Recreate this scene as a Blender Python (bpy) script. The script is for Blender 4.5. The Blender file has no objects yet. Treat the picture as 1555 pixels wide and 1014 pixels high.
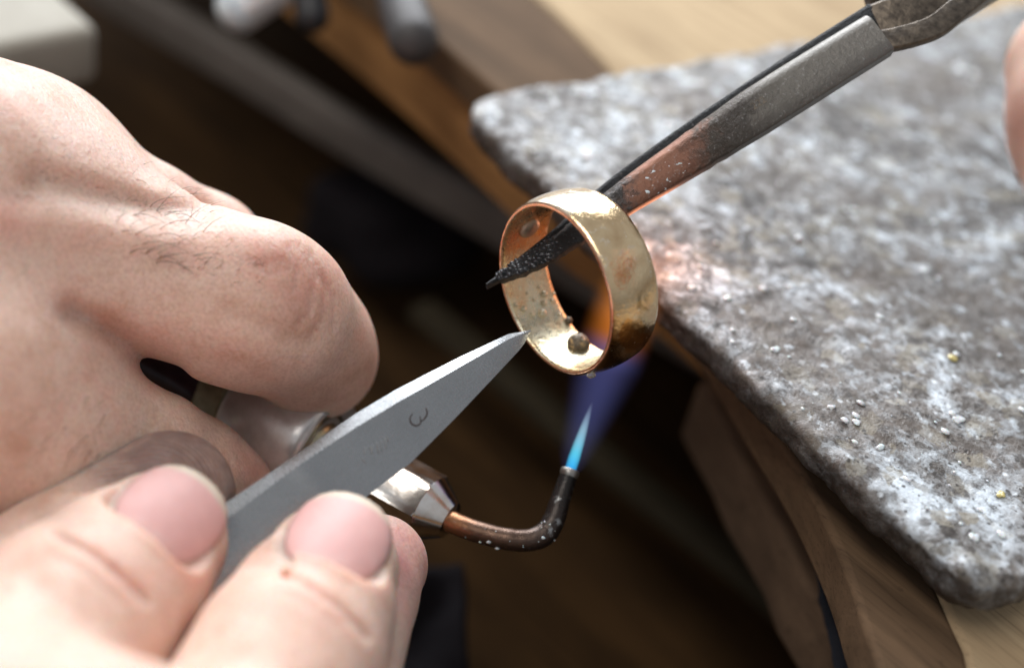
import bpy, bmesh, math, random
import numpy as np
from mathutils import Vector, Matrix

random.seed(7)
RNG = np.random.default_rng(7)
sc = bpy.context.scene
COL = sc.collection

# ---------------------------------------------------------------- frames
# Everything is measured in millimetres in a frame looking along the optical axis
# (x right, y up, z towards the viewer), then stood on the bench (world z up, metres).
W0, H0, PXMM, DIST = 1555.0, 1014.0, 12.96, 165.0
e1 = np.array([0.925, 0.38, -0.75]); e2 = np.array([0.76, -0.65, 0.60])
Xw = e2 / np.linalg.norm(e2)
Yw = e1 - Xw * (e1 @ Xw); Yw /= np.linalg.norm(Yw)
Zw = np.cross(Xw, Yw)
ROT = np.stack([Xw, Yw, Zw])                       # view frame -> world axes

def U(px, py, d):
    k = (DIST + d) / DIST / PXMM
    return np.array([(px - W0 / 2) * k, (H0 / 2 - py) * k, -d])

def PIX(P):
    k = PXMM * DIST / (DIST - P[..., 2])
    return W0 / 2 + P[..., 0] * k, H0 / 2 - P[..., 1] * k

BOARD_T = 9.0
_anchor = U(930, 390, 19)                          # a point on the soldering board's top edge
ORG = np.array([0.0, 0.0, BOARD_T]) - ROT @ _anchor    # so that the bench top is z = 0

def w(P):                                          # view frame mm -> world metres
    P = np.asarray(P, float)
    return (P @ ROT.T + ORG) * 0.001

def v(Pw):                                         # world mm -> view frame mm
    return (np.asarray(Pw, float) - ORG) @ ROT

CAMC = np.array([0, 0, DIST])
def onplane(px, py, z):
    """world mm point on the horizontal plane z (mm) seen at that pixel"""
    a = CAMC @ ROT.T + ORG
    b = U(px, py, 0) @ ROT.T + ORG
    t = (z - a[2]) / (b[2] - a[2])
    return a + (b - a) * t

# ---------------------------------------------------------------- camera, light, exposure
cam = bpy.data.cameras.new('camera'); camo = bpy.data.objects.new('camera', cam); COL.objects.link(camo)
cam.sensor_width = 36.0
cam.lens = 18.0 / (W0 / 2 / PXMM / DIST)
cam.clip_start, cam.clip_end = 0.005, 20.0
R4 = Matrix([list(Xw) , list(Yw), list(Zw)]).to_4x4()
camo.matrix_world = Matrix.Translation(Vector(w(CAMC))) @ R4
cam.dof.use_dof = True
cam.dof.focus_distance = (DIST - 1.5) * 0.001
cam.dof.aperture_fstop = cam.lens / 5.5
cam.dof.aperture_blades = 0
sc.camera = camo

world = bpy.data.worlds.new('World'); sc.world = world; world.use_nodes = True
wn = world.node_tree.nodes; wl = world.node_tree.links
bg = wn['Background']; bg.inputs['Strength'].default_value = 0.46
tcw = wn.new('ShaderNodeTexCoord'); sepw = wn.new('ShaderNodeSeparateXYZ'); rpw = wn.new('ShaderNodeValToRGB')
mrw = wn.new('ShaderNodeMapRange'); mrw.inputs[1].default_value = -1; mrw.inputs[2].default_value = 1
wl.new(tcw.outputs['Generated'], sepw.inputs[0]); wl.new(sepw.outputs['Z'], mrw.inputs[0]); wl.new(mrw.outputs[0], rpw.inputs[0])
rpw.color_ramp.elements[0].position = 0.30; rpw.color_ramp.elements[0].color = (0.07, 0.055, 0.045, 1)
rpw.color_ramp.elements[1].position = 0.75; rpw.color_ramp.elements[1].color = (0.92, 0.95, 1.0, 1)
wl.new(rpw.outputs[0], bg.inputs['Color'])

def area_light(name, dirv, dist, sx, sy, power, col):
    l = bpy.data.lights.new(name, 'AREA'); l.shape = 'RECTANGLE'; l.size = sx; l.size_y = sy
    l.energy = power; l.color = col
    o = bpy.data.objects.new(name, l); COL.objects.link(o)
    d = Vector(dirv).normalized()                  # view-frame direction towards the lamp
    dw = Vector(ROT @ np.array(d))
    tgt = Vector(w(U(800, 450, 0)))
    o.location = tgt + dw * dist
    o.rotation_euler = dw.to_track_quat('Z', 'Y').to_euler()
    return o
# the workshop window behind the bench, and the strip light above it
area_light('window_light', (-0.05, 0.86, -0.36), 1.2, 1.1, 0.7, 28.5, (0.93, 0.96, 1.0))
area_light('ceiling_light', (-0.30, 0.66, 0.78), 1.6, 1.2, 0.35, 10.0, (1.0, 0.94, 0.86))

vs = sc.view_settings
vs.view_transform = 'Standard'; vs.look = 'None'; vs.exposure = 0.0; vs.gamma = 1.0; vs.use_curve_mapping = False
sc.cycles.use_denoising = True
sc.cycles.max_bounces = 8
sc.cycles.sample_clamp_indirect = 6.0

# ---------------------------------------------------------------- noise
def _hash(ix, iy, iz, s):
    h = (ix * 374761393 + iy * 668265263 + iz * 2147483647 + s * 974634777) & 0xFFFFFFFF
    h = ((h ^ (h >> 13)) * 1274126177) & 0xFFFFFFFF
    h = (h ^ (h >> 16)) & 0xFFFFFFFF
    return h.astype(np.float64) / 4294967295.0

def vnoise(P, s=0):
    i = np.floor(P).astype(np.int64); f = P - i; f = f * f * (3 - 2 * f)
    out = 0
    for dx in (0, 1):
        for dy in (0, 1):
            for dz in (0, 1):
                wgt = (f[..., 0] if dx else 1 - f[..., 0]) * (f[..., 1] if dy else 1 - f[..., 1]) * (f[..., 2] if dz else 1 - f[..., 2])
                out = out + wgt * _hash(i[..., 0] + dx, i[..., 1] + dy, i[..., 2] + dz, s)
    return out * 2 - 1

def fbm(P, oct=4, s=0):
    o = 0; a = 1.0; t = 0
    for k in range(oct):
        o = o + a * vnoise(P * (2 ** k) + 17.3 * k, s + k); t += a; a *= 0.5
    return o / t

# ---------------------------------------------------------------- materials
class NT:
    def __init__(self, name):
        self.m = bpy.data.materials.new(name); self.m.use_nodes = True
        self.t = self.m.node_tree; self.n = self.t.nodes; self.l = self.t.links
        self.b = self.n['Principled BSDF']; self.out = self.n['Material Output']
        tc = self.n.new('ShaderNodeTexCoord'); mp = self.n.new('ShaderNodeMapping')
        mp.inputs['Scale'].default_value = (1000, 1000, 1000)          # object coordinates in millimetres
        self.l.new(tc.outputs['Object'], mp.inputs['Vector']); self.co = mp.outputs[0]
    def put(self, sock, val):
        if hasattr(val, 'node'): self.l.new(val, sock)
        else:
            if isinstance(val, tuple) and len(val) == 3 and sock.type == 'RGBA': val = (*val, 1)
            sock.default_value = val
    def set(self, **kw):
        for k, x in kw.items(): self.put(self.b.inputs[k.replace('_', ' ')], x)
        return self
    def noise(self, scale, detail=4, rough=0.55, dist=0.0, vec=None, stretch=None):
        n = self.n.new('ShaderNodeTexNoise'); n.inputs['Scale'].default_value = scale; n.inputs['Detail'].default_value = detail
        n.inputs['Roughness'].default_value = rough; n.inputs['Distortion'].default_value = dist
        c = vec or self.co
        if stretch:
            m = self.n.new('ShaderNodeMapping'); m.inputs['Scale'].default_value = stretch[:3]
            if len(stretch) > 3: m.inputs['Rotation'].default_value = stretch[3]
            self.l.new(c, m.inputs[0]); c = m.outputs[0]
        self.l.new(c, n.inputs['Vector']); return n.outputs['Fac']
    def voro(self, scale, feature='F1', rand=1.0, out='Distance'):
        n = self.n.new('ShaderNodeTexVoronoi'); n.feature = feature; n.inputs['Scale'].default_value = scale
        n.inputs['Randomness'].default_value = rand; self.l.new(self.co, n.inputs['Vector']); return n.outputs[out]
    def ramp(self, fac, stops, interp='LINEAR'):
        r = self.n.new('ShaderNodeValToRGB'); r.color_ramp.interpolation = interp; self.l.new(fac, r.inputs[0])
        e = r.color_ramp.elements
        while len(e) > 1: e.remove(e[-1])
        for i, (p, c) in enumerate(stops):
            x = e[0] if i == 0 else e.new(p)
            x.position = p; x.color = (c, c, c, 1) if not isinstance(c, tuple) else (*c, 1)
        return r.outputs[0]
    def mix(self, fac, a, b, mode='MIX'):
        m = self.n.new('ShaderNodeMix'); m.data_type = 'RGBA'; m.blend_type = mode
        self.put(m.inputs[0], fac); self.put(m.inputs[6], a); self.put(m.inputs[7], b); return m.outputs[2]
    def math(self, op, a, b=0.0, c=0.0):
        m = self.n.new('ShaderNodeMath'); m.operation = op
        self.put(m.inputs[0], a); self.put(m.inputs[1], b); self.put(m.inputs[2], c); return m.outputs[0]
    def attr(self, name, out='Color'):
        a = self.n.new('ShaderNodeAttribute'); a.attribute_name = name; return a.outputs[out]
    def bump(self, h, strength=0.3, dist=0.0002, prev=None):
        b = self.n.new('ShaderNodeBump'); b.inputs['Strength'].default_value = strength; b.inputs['Distance'].default_value = dist
        self.l.new(h, b.inputs['Height'])
        if prev: self.l.new(prev, b.inputs['Normal'])
        self.l.new(b.outputs[0], self.b.inputs['Normal']); return b.outputs[0]

M = {}
def mk(name): M[name] = NT(name); return M[name]

# skin: colour comes from the hand's own tint attribute (redness, grime, some painted light and shade), grain from noise
k = mk('skin')
tint = k.attr('tint')
mott = k.ramp(k.noise(0.16, 5, 0.6), [(0.28, (0.84, 0.74, 0.68)), (0.5, (1, 1, 1)), (0.70, (1.0, 0.88, 0.85))])
fine = k.ramp(k.noise(2.4, 3, 0.6), [(0.3, (0.86, 0.80, 0.78)), (0.6, (1.03, 1.03, 1.03))])
c = k.mix(1.0, k.mix(1.0, tint, mott, 'MULTIPLY'), fine, 'MULTIPLY')
k.set(Base_Color=c, Roughness=k.ramp(k.noise(0.5, 4), [(0.3, 0.40), (0.7, 0.56)]), Subsurface_Weight=0.85,
      Subsurface_Radius=(1.0, 0.36, 0.20), Subsurface_Scale=0.0030, Specular_IOR_Level=0.38)
b1 = k.bump(k.voro(1.7, 'DISTANCE_TO_EDGE'), 0.30, 0.00016)
b2 = k.bump(k.noise(4.0, 3, 0.6), 0.35, 0.00012, b1)
b2 = k.bump(k.noise(0.8, 4, 0.6, 0.4, None, (0.5, 2.6, 2.6, (0.2, 0.5, 0.9))), 0.35, 0.00030, b2)
b3 = k.bump(k.noise(0.9, 4, 0.6, 0.6), 0.35, 0.00030, b2)
wv = k.n.new('ShaderNodeTexWave'); wv.inputs['Scale'].default_value = 0.50; wv.inputs['Distortion'].default_value = 1.6; wv.inputs['Detail'].default_value = 1; wv.inputs['Detail Scale'].default_value = 0.3
wv.wave_type = 'RINGS'; wv.rings_direction = 'SPHERICAL'
mp_ = k.n.new('ShaderNodeMapping'); mp_.inputs['Location'].default_value = (14, 6, -34); k.l.new(k.co, mp_.inputs[0]); k.l.new(mp_.outputs[0], wv.inputs['Vector'])
k.bump(k.math('MULTIPLY', wv.outputs['Fac'], k.attr('ridge', 'Fac')), 0.9, 0.00022, b3)

k = mk('nail'); t = k.attr('tint')
k.set(Base_Color=k.mix(1.0, t, k.ramp(k.noise(0.5, 3), [(0.3, (0.93, 0.9, 0.9)), (0.7, (1, 1, 1))]), 'MULTIPLY'),
      Roughness=0.52, Subsurface_Weight=0.5, Subsurface_Radius=(1, 0.4, 0.3), Subsurface_Scale=0.0015, Coat_Weight=0.0)
bq = k.bump(k.noise(1.2, 3, 0.5), 0.15, 0.0002); k.bump(k.noise(0.5, 3, 0.5, 0, None, (0.5, 5, 5, (0.4, 0.3, 0.9))), 0.15, 0.0002, bq)

mk('hair').set(Base_Color=(0.15, 0.09, 0.06), Roughness=0.45)

# gold, heat tarnished
k = mk('gold_outside')
n1 = k.noise(0.20, 5, 0.6, 0.5); n2 = k.noise(0.9, 5, 0.65); n3 = k.noise(0.45, 4, 0.6, 1.2); pt = k.attr('patch', 'Color')
sep = k.n.new('ShaderNodeSeparateColor'); k.l.new(pt, sep.inputs[0])
c = k.ramp(n1, [(0.30, (0.62, 0.42, 0.23)), (0.42, (0.76, 0.56, 0.33)), (0.55, (0.88, 0.69, 0.43)), (0.72, (0.82, 0.57, 0.34))])
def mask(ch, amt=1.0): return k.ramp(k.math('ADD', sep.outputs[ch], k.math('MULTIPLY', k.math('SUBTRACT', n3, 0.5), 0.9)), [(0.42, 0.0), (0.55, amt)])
c = k.mix(mask(0, 0.9), c, (0.86, 0.47, 0.16))            # orange patch low on the outside
c = k.mix(mask(1, 0.75), c, (0.34, 0.235, 0.11))         # brown fire scale
c = k.mix(mask(2, 0.6), c, (0.58, 0.55, 0.50))          # grey flux bloom on top
c = k.mix(k.ramp(n2, [(0.58, 0.0), (0.72, 0.6)]), c, (0.80, 0.78, 0.70))
k.set(Base_Color=c, Metallic=k.math('SUBTRACT', 1.0, k.math('MULTIPLY', mask(2), 0.35)), Roughness=k.ramp(n2, [(0.38, 0.07), (0.6, 0.17), (0.75, 0.45)]))
bb = k.bump(k.noise(0.22, 3, 0.5), 0.12, 0.0008)
b3 = k.bump(n3, 0.10, 0.0005, bb); k.bump(n2, 0.30, 0.0003, b3)
k = mk('gold_inside')
n1 = k.noise(0.24, 5, 0.6, 0.6); n2 = k.noise(1.3, 5, 0.65)
pt = k.attr('patch', 'Color'); sep = k.n.new('ShaderNodeSeparateColor'); k.l.new(pt, sep.inputs[0])
c = k.ramp(n1, [(0.30, (0.72, 0.70, 0.56)), (0.50, (0.78, 0.69, 0.47)), (0.62, (0.74, 0.50, 0.28)), (0.78, (0.44, 0.30, 0.18))])
c = k.mix(k.math('MULTIPLY', sep.outputs[0], k.ramp(n1, [(0.35, 0.4), (0.55, 0.95)])), c, (0.78, 0.42, 0.20))
c = k.mix(k.ramp(n2, [(0.60, 0.0), (0.74, 0.6)]), c, (0.85, 0.82, 0.72))
k.set(Base_Color=c, Metallic=0.92, Roughness=k.ramp(n2, [(0.3, 0.18), (0.7, 0.40)]))
k.bump(n2, 0.35, 0.0003)
k = mk('copper_rim')
k.set(Base_Color=k.ramp(k.noise(0.5, 4), [(0.35, (0.80, 0.42, 0.27)), (0.6, (0.92, 0.62, 0.42)), (0.75, (0.42, 0.22, 0.14))]), Metallic=1.0, Roughness=0.24)
k.bump(k.noise(2.0, 3), 0.2, 0.0002)
k = mk('copper_disc')
k.set(Base_Color=k.ramp(k.noise(1.0, 4), [(0.3, (0.46, 0.34, 0.25)), (0.7, (0.62, 0.52, 0.42))]), Metallic=0.6, Roughness=0.45)
k.bump(k.noise(3.0, 3), 0.3, 0.0003)
k = mk('dark_bead')
k.set(Base_Color=k.ramp(k.noise(1.1, 5, 0.6, 0.6), [(0.35, (0.07, 0.055, 0.04)), (0.55, (0.16, 0.13, 0.09)), (0.68, (0.55, 0.38, 0.18))]),
      Metallic=0.45, Roughness=k.ramp(k.noise(2.0), [(0.4, 0.22), (0.6, 0.6)]))
k.bump(k.noise(1.8, 4), 0.5, 0.0004)
k = mk('flux_amber'); k.set(Base_Color=k.ramp(k.noise(2.0, 3), [(0.3, (0.42, 0.36, 0.22)), (0.7, (0.78, 0.72, 0.55))]), Roughness=0.10, Metallic=0.3, Coat_Weight=0.8, Coat_Roughness=0.03)
mk('flux_glass').set(Base_Color=(0.92, 0.90, 0.82), Roughness=0.05, Transmission_Weight=0.85, IOR=1.45)
k = mk('flux_white')
k.set(Base_Color=k.ramp(k.noise(0.8, 4), [(0.3, (0.55, 0.58, 0.60)), (0.7, (0.88, 0.90, 0.92))]), Roughness=0.18, Subsurface_Weight=0.3, Subsurface_Scale=0.001, Coat_Weight=0.6, Coat_Roughness=0.05)
k = mk('cinder'); k.set(Base_Color=(0.04, 0.042, 0.048), Roughness=0.22, Metallic=0.3)
mk('flux_yellow').set(Base_Color=(0.62, 0.52, 0.20), Roughness=0.15, Coat_Weight=0.5)

# steel of the blade
k = mk('steel')
sp = k.noise(0.10, 4, 0.6); fl = k.noise(2.8, 4, 0.7)
scr = k.noise(1.0, 4, 0.6, 0, None, (0.10, 9.0, 9.0, (0.3, 0.2, 0.35)))
c = k.mix(k.ramp(scr, [(0.35, 0.0), (0.65, 0.8)]), k.ramp(sp, [(0.3, (0.33, 0.34, 0.35)), (0.7, (0.43, 0.44, 0.45))]), (0.28, 0.285, 0.29))
c = k.mix(k.ramp(fl, [(0.70, 0.0), (0.76, 0.35)]), c, (0.26, 0.20, 0.14))
k.set(Base_Color=c, Metallic=1.0, Roughness=k.ramp(scr, [(0.3, 0.22), (0.7, 0.34)]))
k.bump(scr, 0.14, 0.0002)
mk('engraved').set(Base_Color=(0.07, 0.06, 0.06), Metallic=0.3, Roughness=0.6)
mk('etched').set(Base_Color=(0.26, 0.27, 0.28), Metallic=0.7, Roughness=0.5)

# heat-stained steel of the soldering tweezers: attribute 'heat' runs 0 (tip) .. 1 (cool end)
k = mk('heated_steel')
h = k.attr('scorch', 'Fac')
hn = k.math('ADD', h, k.math('MULTIPLY', k.math('SUBTRACT', k.noise(0.7, 5, 0.7), 0.5), 0.20))
c = k.ramp(hn, [(0.0, (0.020, 0.022, 0.026)), (0.26, (0.03, 0.032, 0.035)), (0.33, (0.10, 0.09, 0.085)), (0.385, (0.21, 0.105, 0.072)), (0.50, (0.18, 0.092, 0.066)),
                (0.57, (0.085, 0.072, 0.062)), (0.64, (0.08, 0.072, 0.065)), (0.74, (0.125, 0.118, 0.108)), (1.0, (0.165, 0.157, 0.146))])
gr = k.noise(2.2, 5, 0.7)
c = k.mix(k.ramp(gr, [(0.58, 0.0), (0.72, 0.55)]), c, (0.42, 0.42, 0.42))
met = k.ramp(hn, [(0.0, 0.1), (0.28, 0.15), (0.34, 0.9), (1.0, 0.95)])
k.set(Base_Color=c, Metallic=met, Roughness=k.ramp(gr, [(0.3, 0.30), (0.7, 0.48)]))
bb = k.bump(gr, 0.22, 0.0004)
k.bump(k.math('MULTIPLY', k.noise(1.6, 5, 0.75), k.ramp(hn, [(0.0, 1.0), (0.26, 0.9), (0.36, 0.12), (0.5, 0.10), (0.58, 0.35), (0.68, 0.10), (1.0, 0.07)])), 1.0, 0.0012, bb)
k = mk('black_iron')
k.set(Base_Color=(0.02, 0.02, 0.022), Metallic=0.6, Roughness=k.ramp(k.noise(1.5), [(0.3, 0.22), (0.7, 0.5)]))
k.bump(k.noise(2.0, 4), 0.3, 0.0003)
k = mk('cool_steel')
g = k.noise(0.8, 5, 0.65)
k.set(Base_Color=k.ramp(g, [(0.3, (0.24, 0.23, 0.215)), (0.7, (0.42, 0.41, 0.39))]), Metallic=0.9, Roughness=0.36)
k.bump(g, 0.2, 0.0003)
k = mk('brown_steel')
k.set(Base_Color=k.ramp(k.noise(0.9, 5), [(0.3, (0.05, 0.04, 0.032)), (0.7, (0.16, 0.13, 0.10))]), Metallic=0.7, Roughness=0.4)
k.bump(k.noise(1.5, 5), 0.3, 0.0004)

# torch
k = mk('chrome')
g = k.noise(0.7, 5, 0.7)
k.set(Base_Color=k.ramp(g, [(0.3, (0.66, 0.64, 0.63)), (0.7, (0.80, 0.79, 0.78))]), Metallic=0.72, Roughness=k.ramp(g, [(0.3, 0.28), (0.7, 0.42)]))
k.bump(k.noise(2.4, 4), 0.10, 0.0003)
k = mk('nickel_nut')
g = k.noise(0.3, 4, 0.6)
k.set(Base_Color=k.ramp(g, [(0.3, (0.62, 0.52, 0.44)), (0.55, (0.76, 0.72, 0.68)), (0.7, (0.80, 0.78, 0.75))]), Metallic=1.0, Roughness=k.ramp(g, [(0.3, 0.12), (0.7, 0.22)]))
k.bump(k.noise(0.8, 3), 0.04, 0.0004)
k = mk('brass')
g = k.noise(0.6, 5, 0.7)
k.set(Base_Color=k.ramp(g, [(0.3, (0.30, 0.27, 0.17)), (0.7, (0.60, 0.56, 0.40))]), Metallic=1.0, Roughness=0.34)
k.bump(g, 0.2, 0.0004)
k = mk('copper_tube')
h = k.attr('scorch', 'Fac'); g = k.noise(1.2, 5, 0.7)
hn = k.math('ADD', h, k.math('MULTIPLY', k.math('SUBTRACT', g, 0.5), 0.16))
c = k.ramp(hn, [(0.0, (0.42, 0.20, 0.095)), (0.12, (0.32, 0.15, 0.075)), (0.22, (0.15, 0.088, 0.06)), (0.5, (0.085, 0.055, 0.042)), (0.66, (0.05, 0.04, 0.036)), (1.0, (0.02, 0.02, 0.02))])
c = k.mix(k.ramp(k.noise(0.7, 4), [(0.62, 0.0), (0.70, 0.6)]), c, (0.42, 0.44, 0.45))
k.set(Base_Color=c, Metallic=0.75, Roughness=k.ramp(g, [(0.3, 0.22), (0.7, 0.45)]))
k.bump(g, 0.25, 0.0004)
k = mk('purple_handle')
k.set(Base_Color=k.ramp(k.noise(0.4, 3), [(0.3, (0.035, 0.02, 0.035)), (0.7, (0.07, 0.04, 0.06))]), Roughness=0.3, Metallic=0.2, Coat_Weight=0.4)

# soldering board: crusted with flux, ash and soot
k = mk('soldering_board')
wob = k.n.new('ShaderNodeTexNoise'); wob.inputs['Scale'].default_value = 0.6; wob.inputs['Detail'].default_value = 3; k.l.new(k.co, wob.inputs['Vector'])
wv = k.n.new('ShaderNodeVectorMath'); wv.operation = 'MULTIPLY_ADD'; wv.inputs[1].default_value = (2.6, 2.6, 2.6); k.l.new(wob.outputs['Color'], wv.inputs[0]); k.l.new(k.co, wv.inputs[2])
def cells(scale):
    n = k.n.new('ShaderNodeTexVoronoi'); n.inputs['Scale'].default_value = scale; k.l.new(wv.outputs[0], n.inputs['Vector'])
    s = k.n.new('ShaderNodeSeparateColor'); k.l.new(n.outputs['Color'], s.inputs[0]); return s.outputs[0], s.outputs[1]
ca, cb = cells(0.42); cc, cd = cells(0.95)
a = k.noise(0.035, 5, 0.6, 0.5); b_ = k.noise(0.13, 6, 0.65, 0.4); f = k.noise(0.8, 5, 0.66); br = k.noise(0.040, 5, 0.6, 0.8); so = k.noise(0.028, 4, 0.55, 0.6)
g = k.math('ADD', k.math('ADD', k.math('MULTIPLY', ca, 0.14), k.math('ADD', k.math('MULTIPLY', f, 0.22), k.math('MULTIPLY', cc, 0.14))), k.math('ADD', k.math('MULTIPLY', b_, 1.05), k.math('MULTIPLY', a, 0.75)))
g = k.math('SUBTRACT', g, 0.70)
c = k.ramp(g, [(0.30, (0.045, 0.038, 0.034)), (0.38, (0.12, 0.108, 0.098)), (0.48, (0.24, 0.242, 0.245)), (0.57, (0.42, 0.455, 0.49)), (0.68, (0.72, 0.80, 0.88))])
c = k.mix(k.ramp(br, [(0.48, 0.0), (0.62, 0.60)]), c, (0.155, 0.122, 0.098))
c = k.mix(k.math('MULTIPLY', k.ramp(cb, [(0.70, 0.0), (0.95, 1.0)]), 0.40), c, (0.40, 0.36, 0.27))
c = k.mix(k.ramp(so, [(0.48, 0.0), (0.60, 0.72)]), c, (0.085, 0.066, 0.052))
sw = k.noise(0.34, 4, 0.6, 0.2)
c = k.mix(k.ramp(sw, [(0.59, 0.0), (0.68, 0.70)]), c, (0.64, 0.71, 0.78))
c = k.mix(k.ramp(k.noise(0.30, 4, 0.6, 0.2, None, (1.1, 1, 1)), [(0.32, 0.75), (0.43, 0.0)]), c, (0.085, 0.078, 0.074))
c = k.mix(k.ramp(f, [(0.34, 0.75), (0.44, 0.0)]), c, (0.05, 0.045, 0.042))
vp = k.voro(0.9); vq = k.voro(0.55)
c = k.mix(k.math('MULTIPLY', k.ramp(vp, [(0.16, 0.85), (0.30, 0.0)]), k.ramp(cd, [(0.45, 0.0), (0.55, 1.0)])), c, (0.04, 0.035, 0.032))
c = k.mix(k.math('MULTIPLY', k.ramp(vq, [(0.14, 0.9), (0.26, 0.0)]), k.ramp(b_, [(0.50, 0.0), (0.60, 1.0)])), c, (0.80, 0.86, 0.92))
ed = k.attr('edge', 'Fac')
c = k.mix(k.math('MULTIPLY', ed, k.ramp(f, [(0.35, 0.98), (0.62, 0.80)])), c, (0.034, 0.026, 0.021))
k.set(Base_Color=c, Roughness=k.ramp(k.noise(0.5, 4), [(0.38, 0.28), (0.6, 0.70)]), Specular_IOR_Level=0.5)
b1 = k.bump(g, 0.5, 0.0006); b2 = k.bump(f, 0.6, 0.0004, b1); k.bump(k.noise(3.0, 3), 0.35, 0.0003, b2)

def wood(name, dark, light, along=(0, 0, 0), rough=0.6, scale=1.0):
    k = mk(name); fn = k.noise(0.9 * scale, 5, 0.7, 0.3, None, (0.10, 2.2, 2.2, along)); sp = k.noise(0.3, 4, 0.6)
    g = k.noise(0.12 * scale, 6, 0.6, 0.8, None, (0.12, 1.6, 1.6, along)); h = k.noise(0.05, 4)
    c = k.mix(k.ramp(h, [(0.35, 0.0), (0.7, 0.35)]), k.ramp(g, [(0.30, dark), (0.68, light)]), tuple(x * 0.8 for x in dark))
    c = k.mix(k.ramp(fn, [(0.30, 0.55), (0.48, 0.0)]), c, tuple(x * 0.35 for x in dark)); c = k.mix(k.ramp(sp, [(0.66, 0.0), (0.74, 0.6)]), c, tuple(x * 0.4 for x in dark))
    k.set(Base_Color=c, Roughness=0.85, Specular_IOR_Level=0.15); k.bump(g, 0.3, 0.0006); return k
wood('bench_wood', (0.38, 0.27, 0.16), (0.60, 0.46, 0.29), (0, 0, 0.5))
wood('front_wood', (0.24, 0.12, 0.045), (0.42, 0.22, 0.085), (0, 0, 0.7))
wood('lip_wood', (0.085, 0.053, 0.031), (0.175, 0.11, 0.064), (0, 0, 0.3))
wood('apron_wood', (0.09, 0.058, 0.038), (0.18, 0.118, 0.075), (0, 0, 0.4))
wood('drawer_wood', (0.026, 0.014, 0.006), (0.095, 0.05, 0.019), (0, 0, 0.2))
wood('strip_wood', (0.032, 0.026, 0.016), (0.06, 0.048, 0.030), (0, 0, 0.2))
k = mk('rail_metal'); k.set(Base_Color=k.ramp(k.noise(0.1, 5), [(0.3, (0.10, 0.085, 0.075)), (0.7, (0.15, 0.13, 0.115))]), Roughness=0.6)
k = mk('dark_leather'); k.set(Base_Color=(0.009, 0.007, 0.009), Roughness=0.9, Specular_IOR_Level=0.2); k.bump(k.noise(0.5, 4), 0.4, 0.0006)
k = mk('navy_cloth'); k.set(Base_Color=(0.010, 0.012, 0.020), Roughness=0.9); k.bump(k.noise(1.5, 3), 0.3, 0.0004)
k = mk('beige_block'); k.set(Base_Color=k.ramp(k.noise(0.06, 5), [(0.3, (0.36, 0.335, 0.28)), (0.7, (0.47, 0.445, 0.385))]), Roughness=0.8); k.bump(k.noise(0.6, 4), 0.3, 0.0005)
k = mk('grey_handle'); k.set(Base_Color=k.ramp(k.noise(0.1), [(0.3, (0.035, 0.032, 0.032)), (0.7, (0.06, 0.054, 0.054))]), Roughness=0.55)
mk('black_handle').set(Base_Color=(0.02, 0.02, 0.023), Roughness=0.45)
k = mk('polished'); k.set(Base_Color=(0.80, 0.86, 0.90), Metallic=0.4, Roughness=0.3)
mk('floor_dark').set(Base_Color=(0.018, 0.014, 0.011), Roughness=0.9)

# ---------------------------------------------------------------- object helpers
def tag(o, label, cat, group=None, kind=None):
    if label: o['label'] = label
    if cat: o['category'] = cat
    if group: o['group'] = group
    if kind: o['kind'] = kind
    return o

def empty(name, at_mm, label, cat, kind=None):
    o = bpy.data.objects.new(name, None); COL.objects.link(o); o.empty_display_size = 0.005
    o.location = Vector(w(at_mm)); return tag(o, label, cat, kind=kind)

def absloc(o):
    p = Vector((0, 0, 0))
    while o: p = p + o.location; o = o.parent
    return p

def build(name, P, F, mat, parent=None, smooth=True, world_mm=False, attrs=None, sharp=None):
    """P: points in view-frame mm (or world mm); the object's origin is the middle of its underside"""
    P = np.asarray(P, float)
    Pw = P * 0.001 if world_mm else w(P)
    lo, hi = Pw.min(0), Pw.max(0)
    org = np.array([(lo[0] + hi[0]) / 2, (lo[1] + hi[1]) / 2, lo[2]])
    me = bpy.data.meshes.new(name)
    me.from_pydata((Pw - org).tolist(), [], [tuple(int(i) for i in f) for f in F])
    bm = bmesh.new(); bm.from_mesh(me); bmesh.ops.recalc_face_normals(bm, faces=bm.faces); bm.to_mesh(me); bm.free()
    if smooth:
        me.shade_smooth()
        if sharp:
            me.set_sharp_from_angle(angle=math.radians(sharp))
    if attrs:
        for an, (typ, data) in attrs.items():
            at = me.attributes.new(an, typ, 'POINT')
            at.data.foreach_set('color' if typ == 'FLOAT_COLOR' else 'value', np.asarray(data, np.float32).ravel())
    me.materials.append(M[mat].m)
    o = bpy.data.objects.new(name, me); COL.objects.link(o)
    o.location = Vector(org)
    if parent:
        o.parent = parent; o.location = Vector(org) - absloc(parent)
    return o

def frame_from(axis, up=(0, 0, 1)):
    a = np.asarray(axis, float); a = a / np.linalg.norm(a)
    u = np.asarray(up, float); u = u - a * (u @ a)
    if np.linalg.norm(u) < 1e-6: u = np.array([1.0, 0, 0]) - a * a[0]
    u /= np.linalg.norm(u); return a, u, np.cross(a, u)

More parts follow.
